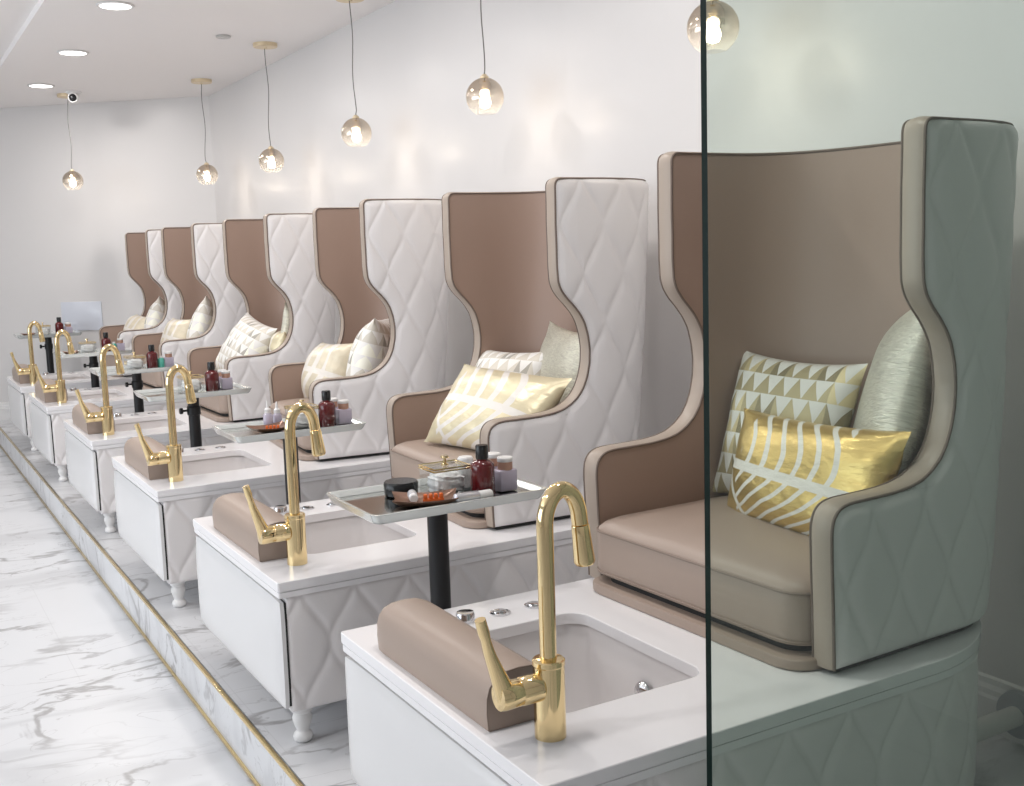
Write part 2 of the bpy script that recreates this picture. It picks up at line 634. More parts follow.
ob_left = Vector((EX0, EY0, 0)) + OB * ((EX0 - STEP_X) / 0.7635)
slab_poly('floor', [(XL, YB), (STEP_X - 0.012, YB), (STEP_X - 0.012, 8.6), (EX1, EY1 + .1), (XL, EY1 + .1)], FLOOR_Z - 0.1, FLOOR_Z, M['marble'])
slab_poly('floor_platform', [(STEP_X, YB), (WALL_X + 0.1, YB), (WALL_X + 0.1, EY0), (STEP_X, 8.6)], FLOOR_Z - 0.05, 0.0, M['marble'])
# marble riser and its two gold trims
bm = BM()
add_box(bm, STEP_X - 0.012, STEP_X, YB, 8.2, FLOOR_Z, -0.006)
obj('trim_1', bm, M['marble'], smooth=False, kind='structure')
bm = BM()
add_box(bm, STEP_X - 0.015, STEP_X - 0.004, YB, 8.2, -0.008, 0.002, 0.0015)
obj('trim_2', bm, M['gold_trim'], kind='structure')
bm = BM()
add_box(bm, STEP_X - 0.020, STEP_X - 0.011, YB, 8.2, FLOOR_Z, FLOOR_Z + 0.010, 0.0015)
obj('trim_3', bm, M['gold_trim'], kind='structure')

# ceiling with the raised tray on the left of the lamp row
bm = BM()
add_prism(bm, [(0.03, YB), (WALL_X + 0.1, YB), (WALL_X + 0.1, EY0 + .05), (0.03, 8.6)], ZC, ZC + 0.1)
obj('ceiling', bm, M['ceiling'], smooth=False, kind='structure')
bm = BM()
add_prism(bm, [(XL, YB), (0.03, YB), (0.03, 8.6), (EX1, EY1 + .1), (XL, EY1 + .1)], ZC + 0.035, ZC + 0.13)
obj('ceiling_recess', bm, M['ceiling'], smooth=False, kind='structure')

# walls
bm = BM()
add_box(bm, WALL_X, WALL_X + 0.1, YB, EY0 + 0.1, FLOOR_Z, ZC + .1)
obj('wall_right', bm, M['wall'], smooth=False, kind='structure')
nv = Vector((-OB.y, OB.x, 0))
if nv.y < 0:
    nv = -nv
bm = BM()
a, b_ = Vector((EX0, EY0, 0)), Vector((EX1, EY1, 0))
add_prism(bm, [(a.x, a.y), (b_.x, b_.y), (b_.x + nv.x * .1, b_.y + nv.y * .1), (a.x + nv.x * .1, a.y + nv.y * .1)], FLOOR_Z, ZC + .13)
obj('wall_end', bm, M['wall'], smooth=False, kind='structure')
bm = BM()
# left wall: a band above and below the shop window, and a pier at each end
add_box(bm, XL - 0.1, XL, YB, EY1 + .2, FLOOR_Z, 0.15)
add_box(bm, XL - 0.1, XL, YB, EY1 + .2, 2.42, ZC + .13)
add_box(bm, XL - 0.1, XL, YB, -0.1, 0.15, 2.42)
add_box(bm, XL - 0.1, XL, 5.3, EY1 + .2, 0.15, 2.42)
obj('wall_left', bm, M['wall'], smooth=False, kind='structure')
bm = BM()
for y in (-0.1, 1.7, 3.5, 5.26):
    add_box(bm, XL - 0.06, XL - 0.02, y, y + 0.04, 0.15, 2.42)
obj('window_1', bm, M['black'], smooth=False, kind='structure')
bm = BM()
add_box(bm, XL, WALL_X + 0.1, YB - 0.1, YB, FLOOR_Z, ZC + .13)
obj('wall_back', bm, M['wall'], smooth=False, kind='structure')


def baseboard(bm, p0, p1, inward, z0=0.0, h=0.135):
    p0, p1, inward = Vector(p0), Vector(p1), Vector(inward).normalized()
    prof = [(0, 0), (0.018, 0), (0.018, h * 0.62), (0.013, h * 0.68), (0.013, h * 0.78), (0.008, h * 0.86), (0.007, h * 0.96), (0, h)]
    A = [bm.verts.new(p0 + inward * d + Vector((0, 0, z0 + z))) for d, z in prof]
    B = [bm.verts.new(p1 + inward * d + Vector((0, 0, z0 + z))) for d, z in prof]
    for i in range(len(prof) - 1):
        bm.faces.new((A[i], A[i + 1], B[i + 1], B[i]))
    bm.faces.new(A)
    bm.faces.new(B[::-1])


bm = BM()
baseboard(bm, (WALL_X, YB, 0), (WALL_X, EY0, 0), (-1, 0, 0))
obj('baseboard_right', bm, M['trim'], smooth=False, kind='structure')
bm = BM()
baseboard(bm, (EX0, EY0, 0), (ob_left.x, ob_left.y, 0), (-nv.x, -nv.y, 0))
obj('baseboard_end', bm, M['trim'], smooth=False, kind='structure')

# pale access panel on the end wall
pc = Vector((EX0, EY0, 0)) + OB * ((EX0 - 0.62) / 0.7635)
bm = BM()
add_box(bm, -0.17, 0.17, -0.008, 0.0, -0.11, 0.11, 0.002)
acc = obj('wall_panel', bm, mat('pale_blue_acrylic', (0.70, 0.73, 0.80), 0.2), None)
acc.location = (pc.x - nv.x * 0.001, pc.y - nv.y * 0.001, 0.80)
acc.rotation_euler = (0, 0, math.atan2(OB.y, OB.x) + pi)
tag(acc, 'pale bluish blank panel fixed to the white end wall above the farthest tray', 'panel')

# ---------------------------------------------------------------- recessed downlights
seen = ['recessed round ceiling light, the farthest of the three, nearest the security camera',
        'recessed round ceiling light, the middle one of the three in the row',
        'recessed round ceiling light, the nearest and largest of the three, at the top edge']


def downlight(x, y, label):
    t = thing('recessed_ceiling_light', label, 'ceiling light', (x, y, ZC), 0, 'recessed ceiling lights')
    bm = BM()
    add_lathe(bm, [(0.070, -0.001), (0.084, -0.001), (0.086, -0.004), (0.082, -0.008), (0.071, -0.008), (0.070, -0.001)], n=40)
    obj('trim_ring', bm, M['trim'], t)
    bm = BM()
    add_lathe(bm, [(0.0705, -0.002), (0.0705, -0.006), (0, -0.006)], n=40)
    obj('diffuser', bm, M['emit'], t)
    return t


for i in range(3):
    downlight(*DOWN[i], seen[i])

# flat white sprinkler cover plate
bm = BM()
add_lathe(bm, [(0.035, 0), (0.040, -0.003), (0.040, -0.009), (0.036, -0.011), (0, -0.011)], n=32)
o = obj('sprinkler_cover', bm, mat('sprinkler_plate', (0.55, 0.54, 0.52), 0.3))
o.location = (0.99, 4.73, ZC)
tag(o, 'small flat round sprinkler cover plate set in the white ceiling', 'sprinkler cover')

# security camera
t = thing('security_camera', 'small white security camera with a black round lens on the ceiling', 'security camera', (0.578, 7.00, ZC))
bm = BM()
add_lathe(bm, [(0.052, 0), (0.052, -0.008), (0.045, -0.014), (0, -0.014)], n=28)
obj('mounting_base', bm, M['white_plastic'], t)
d = Vector((-0.40, -0.90, -0.18)).normalized()
q = d.to_track_quat('Z', 'Y').to_matrix().to_4x4()
bm = BM()
add_lathe(bm, [(0, -0.030), (0.024, -0.027), (0.033, -0.018), (0.036, 0), (0.036, 0.026), (0.032, 0.034), (0.028, 0.036), (0.025, 0.032)], 0, 0, -0.040, n=28, mtx=q)
obj('camera_body', bm, M['white_plastic'], t)
bm = BM()
add_lathe(bm, [(0.026, 0.028), (0.026, 0.034), (0.018, 0.041), (0, 0.044)], 0, 0, -0.040, n=28, mtx=q)
obj('lens', bm, M['black_plastic'], t)


# ---------------------------------------------------------------- glass partition
t = thing('glass_partition', 'tall clear greenish glass panel with a dark cut edge standing in front of the nearest chair', 'glass panel', (0, 0, 0))
GX = 0.2075
bm = BM()
add_box(bm, GX, WALL_X - 0.004, -0.126, -0.114, 0.012, ZC - 0.004)
for f in bm.faces:
    f.material_index = 0 if abs(f.normal.y) > 0.5 or abs(f.calc_center_median().x - GX) > 0.001 else 1
bm.normal_update()
for f in bm.faces:
    f.material_index = 0 if abs(f.normal.y) > 0.5 else 1
obj('glass_pane', bm, [M['pane'], M['pane_edge']], t, smooth=False)
bm = BM()
add_box(bm, GX + 0.01, WALL_X - 0.004, -0.132, -0.108, 0.0, 0.014, 0.001)
ch = obj('floor_channel', bm, M['black'], t, smooth=False)


# ---------------------------------------------------------------- pendants
def make_pendant(label):
    t = thing('globe_pendant_light', label, 'pendant light', (0, 0, 0), 0, 'globe pendant lights')
    R = 0.070
    bm = BM()
    prof = []
    for i in range(0, 25):
        a = radians(12) + (radians(152) - radians(12)) * i / 24
        prof.append((R * sin(a), R * cos(a)))
    # open bottom: build without caps
    n = 40
    rings = [[bm.verts.new((r * cos(2 * pi * k / n), r * sin(2 * pi * k / n), z)) for k in range(n)] for r, z in prof]
    for a_, c_ in zip(rings, rings[1:]):
        for k in range(n):
            bm.faces.new((a_[k], a_[(k + 1) % n], c_[(k + 1) % n], c_[k]))
    obj('glass_globe', bm, M['ombre'], t)
    bm = BM()
    add_lathe(bm, [(0, 0.082), (0.008, 0.082), (0.010, 0.078), (0.016, 0.074), (0.016, 0.050), (0.012, 0.040), (0.012, 0.028), (0, 0.028)], n=24)
    obj('lamp_socket', bm, M['brass_canopy'], t)
    bm = BM()
    add_lathe(bm, [(0, 0.030), (0.008, 0.026), (0.011, 0.012), (0.020, -0.008), (0.022, -0.022), (0.016, -0.036), (0, -0.042)], n=24)
    obj('light_bulb', bm, M['bulb'], t)
    return t


PEND = [((1.25, 1.070, 1.778), 'mirrored glass globe pendant cut by the glass panel edge, the nearest and largest'),
        ((1.25, 2.340, 1.764), 'mirrored glass globe pendant hanging above the second nearest chair, left of the panel edge'),
        ((1.25, 3.577, 1.764), 'mirrored glass globe pendant third from the right, its canopy cut by the top edge'),
        ((1.25, 4.831, 1.742), 'mirrored glass globe pendant fourth from the right, canopy whole on the ceiling'),
        ((1.25, 6.190, 1.764), 'mirrored glass globe pendant fifth from the right, beside the wall corner'),
        ((0.545, 7.12, 1.785), 'mirrored glass globe pendant farthest left, hanging under the security camera')]
pend0 = None
for i, (p, lab) in enumerate(PEND):
    if pend0 is None:
        t = pend0 = make_pendant(lab)
        t.location = p
    else:
        t = pend0.copy()
        C.objects.link(t)
        t.location = p
        t['label'] = lab
        for c in list(pend0.children):
            if c.name.startswith(('cord', 'ceiling_canopy')):
                continue
            k = c.copy()
            C.objects.link(k)
            k.parent = t
    h = ZC - p[2]
    bm = BM()
    top = Vector((0.012, 0.03, h))
    pts = []
    for j in range(25):
        s = j / 24
        base = Vector((0, 0, 0.08)).lerp(top, s)
        base.x += 0.005 * sin(s * 9 + i)
        base.y += 0.004 * sin(s * 7 + 2 * i)
        pts.append(base)
    pts[0] = Vector((0, 0, 0.08))
    add_tube(bm, pts, 0.0024, 8)
    obj('cord', bm, M['cord'], t)
    bm = BM()
    add_lathe(bm, [(0, h - 0.030), (0.008, h - 0.028), (0.010, h - 0.022), (0.064, h - 0.021), (0.067, h - 0.018), (0.067, h), (0, h)], 0.012, 0.03, 0, n=36)
    obj('ceiling_canopy', bm, M['brass_canopy'], t)
    lamp('pendant_lamp', 'POINT', (p[0], p[1], p[2] - 0.085), 0.6, (1.0, 0.84, 0.66), 0.03)

# ---------------------------------------------------------------- spa basin cabinet (prototype, local origin at front near floor corner)
CW = 0.793     # cabinet width along y
ZT = 0.43      # worktop height
CX1 = 1.222     # rear end of the rounded worktop


def ogee_depth(s, z, z0=0.41, W=0.145, H=0.31, amp=0.0065, wd=0.011, phase=0.055, tri=0.0):
    """distance to the nearest stitched seam of an ogee quilting"""
    best = 9
    k0 = int((s - phase - W / 4) / (W / 2)) - 2
    cz = cos(2 * pi * (z - z0) / H)
    if tri:
        ph = ((z - z0) / H) % 1.0
        tw = 4 * abs(ph - 0.5) - 1
        cz = cz * (1 - tri) + tw * tri
    for k in range(k0, k0 + 6):
        sg = -1 if k % 2 == 0 else 1
        sx = phase + W / 4 + k * W / 2 + sg * (W / 4) * cz
        dd = abs(s - sx)
        if dd < best:
            best = dd
    puff = 1 - math.exp(-(best / wd) ** 1.3)
    return amp * puff


def make_cabinet(label):
    t = thing('pedicure_basin_cabinet', label, 'pedicure cabinet', (0, 0, 0), 0, 'white quilted pedicure basin cabinets in a row')
    # --- worktop with sink hole
    outer = rrect(0.0, CX1, 0.0, CW, [0.006, 0.37, 0.37, 0.006], 14)
    hole = rrect(0.135, 0.475, 0.192, 0.622, 0.045, 8)
    bm = BM()

    def ring(loop, z):
        return [bm.verts.new((x, y, z)) for x, y in loop]
    for z in (ZT,):
        vo, vh = ring(outer, z), ring(hole, z)
        eo = [bm.edges.new((vo[i], vo[(i + 1) % len(vo)])) for i in range(len(vo))]
        eh = [bm.edges.new((vh[i], vh[(i + 1) % len(vh)])) for i in range(len(vh))]
        bmesh.ops.triangle_fill(bm, edges=eo + eh, use_beauty=True)
    # outer edge: small round over, 22 mm slab, shadow groove, build-up strip

    def inset(loop, d):
        cx, cy = 0.6, CW / 2
        out = []
        n = len(loop)
        for i, (x, y) in enumerate(loop):
            p, q_ = Vector(loop[i - 1]), Vector(loop[(i + 1) % n])
            tv = (q_ - p).normalized()
            nn = Vector((-tv.y, tv.x))
            out.append((x + nn.x * d, y + nn.y * d))
        return out
    prev = vo
    for d, z in ((-0.0015, ZT - 0.0015), (-0.0015, ZT - 0.022), (0.003, ZT - 0.0225), (0.003, ZT - 0.026), (0.001, ZT - 0.0265), (0.001, ZT - 0.040), (0.02, ZT - 0.040)):
        cur = ring(inset(outer, d), z)
        for i in range(len(cur)):
            bm.faces.new((prev[i], prev[(i + 1) % len(cur)], cur[(i + 1) % len(cur)], cur[i]))
        prev = cur
    prev = vh
    for d, z in ((-0.0015, ZT - 0.0015), (-0.0015, ZT - 0.024)):
        cur = ring(inset(hole, -d), z)
        for i in range(len(cur)):
            bm.faces.new((prev[i], prev[(i + 1) % len(cur)], cur[(i + 1) % len(cur)], cur[i]))
        prev = cur
    obj('worktop', bm, M['quartz'], t, angle=30)
    # --- basin bowl
    bm = BM()
    prev = None
    lv = [(-0.006, -0.022, 0.045), (-0.004, -0.03, 0.045), (0.004, -0.12, 0.05), (0.012, -0.19, 0.055), (0.022, -0.215, 0.06), (0.05, -0.228, 0.07)]
    for d, z, r in lv:
        lp = rrect(0.135 + d, 0.475 - d, 0.192 + d, 0.622 - d, r, 8)
        cur = [bm.verts.new((x, y, ZT + z)) for x, y in lp]
        if prev:
            for i in range(len(cur)):
                bm.faces.new((prev[i], prev[(i + 1) % len(cur)], cur[(i + 1) % len(cur)], cur[i]))
        prev = cur
    bm.faces.new(prev)
    bs = obj('foot_basin', bm, M['basin'], t)
    bm = BM()
    ry = Matrix.Rotation(-pi / 2, 4, 'Y')
    add_lathe(bm, [(0.024, 0), (0.024, 0.004), (0.020, 0.010), (0.010, 0.014), (0.008, 0.010), (0, 0.010)], 0.4668, 0.378, 0.330, n=24, mtx=ry)
    obj('water_jet', bm, M['chrome'], bs)
    bm = BM()
    add_lathe(bm, [(0.025, 0.0), (0.024, 0.004), (0.014, 0.005), (0.012, 0.002), (0, 0.002)], 0.30, 0.40, ZT - 0.2275, n=24)
    obj('drain', bm, M['chrome'], bs)
    # --- quilted body: near side, rounded rear, far side as one swept panel
    path = []
    r_in = 0.006
    xs0, xs1 = 0.0205, CX1 - 0.37
    nA = 150
    for i in range(nA + 1):
        path.append((xs0 + (xs1 - xs0) * i / nA, r_in, 0, -1))
    R = 0.37 - r_in
    nC = 60
    for q0, cy in ((-pi / 2, R + r_in), (0, CW - R - r_in)):
        for i in range(1, nC + 1):
            a = q0 + (pi / 2) * i / nC
            path.append((xs1 + R * cos(a), cy + R * sin(a), cos(a), sin(a)))
    for i in range(1, 41):
        path.append((xs1 + (xs0 - xs1) * i / 40, CW - r_in, 0, 1))
    nz = 62
    zb, zt = 0.098, ZT - 0.039
    bm = BM()
    cols = []
    s = 0
    last = path[0]
    for p in path:
        s += math.hypot(p[0] - last[0], p[1] - last[1])
        last = p
        col = []
        for j in range(nz + 1):
            z = zb + (zt - zb) * j / nz
            e = min(z - zb, zt - z)
            edge = min(1, max(0, e / 0.012))
            es = min(1, (s + 0.002) / 0.008)
            dsp = ogee_depth(s + xs0, z) * math.sqrt(max(edge, 0)) * es
            col.append(bm.verts.new((p[0] + p[2] * (dsp - 0.003), p[1] + p[3] * (dsp - 0.003), z)))
        cols.append(col)
    for a_, c_ in zip(cols, cols[1:]):
        for j in range(nz):
            bm.faces.new((a_[j], c_[j], c_[j + 1], a_[j + 1]))
    bm.faces.new([c[0] for c in cols][::-1])
    bm.faces.new([cols[0][j] for j in range(nz + 1)] + [cols[-1][j] for j in range(nz, -1, -1)])
    obj('quilted_body', bm, M['white_vinyl'], t, angle=60)
    # --- black strip painting the shade in the gap behind the front pad
    bm = BM()
    add_box(bm, 0.012, 0.021, 0.008, CW - 0.008, 0.115, 0.375)
    obj('door_gap_shade', bm, M['gap_shade'], t, smooth=False)
    # --- padded front panel (slightly bulging, rounded corners)
    bm = BM()
    ny, nzz = 40, 24
    y0, y1, z0, z1 = 0.003, CW - 0.003, 0.108, ZT - 0.048
    grid = []
    for j in range(nzz + 1):
        row = []
        for i in range(ny + 1):
            u, v = i / ny * 2 - 1, j / nzz * 2 - 1
            uu, vv = abs(u) ** 6, abs(v) ** 4
            bul = (1 - uu) * (1 - vv)
            yy = (y0 + y1) / 2 + (y1 - y0) / 2 * u * (1 - 0.012 * abs(v) ** 6)
            zz = (z0 + z1) / 2 + (z1 - z0) / 2 * v * (1 - 0.03 * abs(u) ** 8)
            x = 0.004 - 0.014 * math.sqrt(max(bul, 0)) - 0.004 * (1 - u * u) * (1 - v * v)
            row.append(bm.verts.new((x, yy, zz)))
        grid.append(row)
    for j in range(nzz):
        for i in range(ny):
            bm.faces.new((grid[j][i], grid[j][i + 1], grid[j + 1][i + 1], grid[j + 1][i]))
    rim = [grid[0][i] for i in range(ny + 1)] + [grid[j][ny] for j in range(1, nzz + 1)] + [grid[nzz][i] for i in range(ny - 1, -1, -1)] + [grid[j][0] for j in range(nzz - 1, 0, -1)]
    back = [bm.verts.new((0.014, v.co.y, v.co.z)) for v in rim]
    for i in range(len(rim)):
        bm.faces.new((rim[i], rim[(i + 1) % len(rim)], back[(i + 1) % len(rim)], back[i]))
    bm.faces.new(back)
    obj('front_panel', bm, M['gloss_white'], t)
    # --- turned legs
    for lx, ly in ((0.060, 0.055), (0.210, CW - 0.085), (0.80, 0.055), (0.80, CW - 0.055)):
        bm = BM()
        add_lathe(bm, [(0, 0), (0.018, 0), (0.023, 0.004), (0.025, 0.012), (0.022, 0.021), (0.016, 0.026), (0.0155, 0.030), (0.020, 0.040), (0.024, 0.053),
                       (0.025, 0.062), (0.022, 0.070), (0.021, 0.075), (0.026, 0.079), (0.026, 0.086), (0.030, 0.090), (0.030, 0.100), (0, 0.100)], lx, ly, 0, n=28)
        obj('leg', bm, M['white_plastic'], t)
    # --- upholstered foot rest
    bm = BM()
    ny = 48
    fy0, fy1 = 0.202, 0.668
    prof = [(0.022, 0.0), (0.020, 0.030), (0.021, 0.055), (0.026, 0.072), (0.037, 0.086), (0.056, 0.094), (0.080, 0.096), (0.106, 0.094), (0.124, 0.086), (0.134, 0.070), (0.138, 0.050), (0.138, 0.0)]
    cxp, hp = 0.079, 0.040
    rings = []
    for i in range(ny + 1):
        y = fy0 + (fy1 - fy0) * i / ny
        e0 = (y - fy0)
        e1 = (fy1 - y)
        sc = 1.0
        if e0 < 0.006:
            sc = 0.985 + 0.015 * math.sqrt(1 - (1 - e0 / 0.006) ** 2)
        if e1 < 0.05:
            sc = 0.80 + 0.20 * math.sqrt(max(0, 1 - (1 - e1 / 0.05) ** 2))
        rings.append([bm.verts.new((cxp + (px - cxp) * sc, y, ZT + 0.0005 + pz * sc)) for px, pz in prof])
    for a_, c_ in zip(rings, rings[1:]):
        for k in range(len(prof)):
            k2 = (k + 1) % len(prof)
            bm.faces.new((a_[k], a_[k2], c_[k2], c_[k]))
    bm.faces.new(rings[0][::-1])
    bm.faces.new(rings[-1])
    fr = obj('foot_rest_pad', bm, M['taupe'], t)
    bm = BM()
    add_tube(bm, [(x, fy0 + 0.001, ZT + max(z, 0.002)) for x, z in prof], 0.0014, 6)
    obj('piping', bm, M['piping_mid'], fr)
    # --- chrome controls
    for bx, by in ((0.327, 0.700), (0.413, 0.700)):
        bm = BM()
        add_lathe(bm, [(0, 0), (0.0225, 0), (0.0225, 0.003), (0.019, 0.0045), (0.017, 0.003), (0.015, 0.003), (0.014, 0.006), (0.006, 0.0075), (0, 0.0075)], bx, by, ZT, n=28)
        obj('control_button', bm, M['chrome'], t)
    bm = BM()
    add_lathe(bm, [(0, 0), (0.020, 0), (0.021, 0.003), (0.020, 0.006), (0.020, 0.016), (0.018, 0.020), (0.013, 0.019), (0, 0.018)], 0.243, 0.700, ZT, n=28)
    obj('control_knob', bm, M['chrome'], t)
    # --- gold faucet
    fx, fy = 0.098, 0.137
    bm = BM()
    add_lathe(bm, [(0, 0), (0.0255, 0), (0.0255, 0.118), (0.0265, 0.120), (0.0265, 0.127), (0.024, 0.129), (0.0155, 0.130), (0, 0.130)], fx, fy, ZT, n=36)
    fa = obj('faucet', bm, M['gold'], t, angle=18)
    pts = [(fx, fy, ZT + 0.126)]
    zc_, ra = ZT + 0.341, 0.0325
    for i in range(13):
        pts.append((fx, fy, ZT + 0.14 + (zc_ - ZT - 0.14) * i / 12))
    for i in range(1, 23):
        a = pi - radians(173) * i / 22
        pts.append((fx + ra + ra * cos(a), fy, zc_ + ra * 1.72 * sin(a)))
    endp = Vector(pts[-1])
    dr = (endp - Vector(pts[-2])).normalized()
    pts += [tuple(endp + dr * 0.01)]
    bm = BM()
    add_tube(bm, pts, 0.0135, 24)
    obj('spout', bm, M['gold'], fa)
    bm = BM()
    e2 = endp + dr * 0.012
    ax = dr.to_track_quat('Z', 'Y').to_matrix().to_4x4()
    add_lathe(bm, [(0, 0), (0.0138, 0.0), (0.0145, 0.002), (0.0150, 0.015), (0.0175, 0.058), (0.0175, 0.062), (0.015, 0.066), (0, 0.064)], e2.x, e2.y, e2.z, n=28, mtx=ax)
    obj('spray_head', bm, M['gold'], fa)
    bm = BM()
    lx = Matrix.Rotation(-pi / 2, 4, 'Y')
    add_lathe(bm, [(0, 0), (0.0225, 0), (0.0225, 0.034), (0.0217, 0.035), (0.0217, 0.037), (0.0225, 0.038), (0.0230, 0.066), (0.0215, 0.073), (0, 0.074)], fx - 0.020, fy, ZT + 0.086, n=28, mtx=lx)
    # lever blade
    p0, p1, p2 = Vector((fx - 0.078, fy, ZT + 0.084)), Vector((fx - 0.106, fy, ZT + 0.160)), Vector((fx - 0.120, fy, ZT + 0.216))
    secs = []
    for i in range(15):
        s_ = i / 14
        c0 = p0.lerp(p1, min(1, s_ * 1.6)) if s_ < 0.62 else p1.lerp(p2, (s_ - 0.62) / 0.38)
        wd = 0.016 - 0.006 * s_
        th = 0.0120 * (1 - s_) ** 1.5 + 0.0064 + (0.0022 if s_ > 0.80 else 0)
        tz = Vector((-0.30, 0, 0.954))
        nx = Vector((0.954, 0, 0.30))
        sec = []
        for k in range(12):
            a = 2 * pi * k / 12
            sec.append(bm.verts.new(c0 + nx * th * cos(a) + Vector((0, 1, 0)) * wd * sin(a)))
        secs.append(sec)
    for a_, c_ in zip(secs, secs[1:]):
        for k in range(12):
            bm.faces.new((a_[k], a_[(k + 1) % 12], c_[(k + 1) % 12], c_[k]))
    bm.faces.new(secs[0][::-1])
    bm.faces.new(secs[-1])
    obj('lever_handle', bm, M['gold'], fa)
    return t


YK = [0, 1.2, 2.473, 3.735, 5.12, 6.315]
ordn = ['nearest, partly behind the glass panel', 'second nearest, left of the glass panel', 'third from the front', 'fourth from the front', 'fifth from the front, second farthest', 'farthest in the row, by the end wall']
cab0 = None
for k in range(6):
    lab = 'white quilted pedicure basin cabinet with gold faucet, ' + ordn[k]
    if cab0 is None:
        cab0 = make_cabinet(lab)
        cab0.location = (0, YK[0], 0)
    else:
        dup(cab0, (0, YK[k], 0), 0, lab)

# ---------------------------------------------------------------- wing armchair (prototype); origin at pivot
PVX, PVY = 1.08, 0.432
T = 0.048
YN, YF = 0.084, 0.819          # outer faces of near and far wing
FRONT = [(0.650, 0.441), (0.648, 0.50), (0.646, 0.56), (0.643, 0.62), (0.641, 0.68), (0.642, 0.700), (0.646, 0.715), (0.655, 0.727), (0.668, 0.734), (0.690, 0.7375),
         (0.73, 0.7380), (0.77, 0.7385), (0.808, 0.7395), (0.85, 0.744), (0.884, 0.752), (0.912, 0.767), (0.935, 0.786), (0.952, 0.810), (0.965, 0.840), (0.974, 0.880),
         (0.976, 0.920), (0.971, 0.960), (0.960, 0.998), (0.945, 1.024), (0.925, 1.048), (0.903, 1.070), (0.886, 1.092), (0.877, 1.115), (0.874, 1.16), (0.874, 1.22),
         (0.873, 1.28), (0.874, 1.34), (0.874, 1.385), (0.876, 1.396), (0.882, 1.402), (0.893, 1.404)]


def densify(P, step):
    out = [P[0]]
    for a_, c_ in zip(P, P[1:]):
        d_ = math.hypot(c_[0] - a_[0], c_[1] - a_[1])
        n_ = max(1, int(round(d_ / step)))
        for i in range(1, n_ + 1):
            out.append((a_[0] + (c_[0] - a_[0]) * i / n_, a_[1] + (c_[1] - a_[1]) * i / n_))
    return out


PROF = densify(FRONT, 0.0065)


def smooth_line(P, it=3):
    for _ in range(it):
        Q = P[:]
        for i in range(1, len(P) - 1):
            Q[i] = ((P[i - 1][0] + 2 * P[i][0] + P[i + 1][0]) / 4, (P[i - 1][1] + 2 * P[i][1] + P[i + 1][1]) / 4)
        P = Q
    return P


PROF = smooth_line(PROF, 2)


def xback(z):
    s = (z - 0.44) / 0.96
    return 1.175 + 0.125 * (max(s, 0) ** 0.5)


def plan(u, z, off=0.0):
    """point on the U shaped plan at height z, u = arc parameter of the rear bend in 0..1, offset inwards by off"""
    yc = (YN + YF) / 2
    hw = (YF - YN) / 2
    xs = 1.0
    dx = xback(z) - xs
    a = -pi / 2 + pi * u
    e = 0.72
    cx_, sy_ = cos(a), sin(a)
    x = xs + dx * (abs(cx_) ** e)
    y = yc + hw * (abs(sy_) ** e) * (1 if sy_ > 0 else -1)
    return x, y


def plan_n(u, z):
    e = 0.004
    a_, c_ = plan(max(0, u - e), z), plan(min(1, u + e), z)
    tx, ty = c_[0] - a_[0], c_[1] - a_[1]
    l_ = math.hypot(tx, ty) or 1
    return ty / l_, -tx / l_


def shell_cols(zrow, xf, nA, us, off):
    """list of (x, y, nx, ny, s) along the plan at one height; off = inward offset"""
    out = []
    for i in range(nA):
        x = xf + (1.0 - xf) * i / nA
        out.append((x, YN + off, 0, -1, x))
    s = 1.0
    last = None
    for u in us:
        x, y = plan(u, zrow)
        nx, ny = plan_n(u, zrow)
        if u <= 0:
            nx, ny = 0, -1
        if u >= 1:
            nx, ny = 0, 1
        if last:
            s += math.hypot(x - last[0], y - last[1])
        last = (x, y)
        out.append((x - nx * off, y - ny * off, nx, ny, s))
    for i in range(nA - 1, -1, -1):
        x = xf + (1.0 - xf) * i / nA
        out.append((x, YF - off, 0, 1, s + 1.0 - x))
    return out


def us_list(n):
    # arc-length uniform
    fine = [i / 400 for i in range(401)]
    pts = [plan(u, 0.9) for u in fine]
    L = [0]
    for a_, c_ in zip(pts, pts[1:]):
        L.append(L[-1] + math.hypot(c_[0] - a_[0], c_[1] - a_[1]))
    out = []
    j = 0
    for i in range(n + 1):
        tgt = L[-1] * i / n
        while j < 400 and L[j + 1] < tgt:
            j += 1
        f_ = (tgt - L[j]) / max(1e-9, L[j + 1] - L[j]) if j < 400 else 0
        out.append(fine[j] + f_ / 400 if j < 400 else 1.0)
    out[0], out[-1] = 0.0, 1.0
    return out


def edge_dist(x, z):
    best = 1.0
    for i in range(0, len(PROF), 2):
        px, pz = PROF[i]
        if pz > z + 0.09:
            break
        if pz < z - 0.09:
            continue
        d_ = (px - x) ** 2 + (pz - z) ** 2
        if d_ < best:
            best = d_
    return max(0.0, math.sqrt(best) - 0.0038)


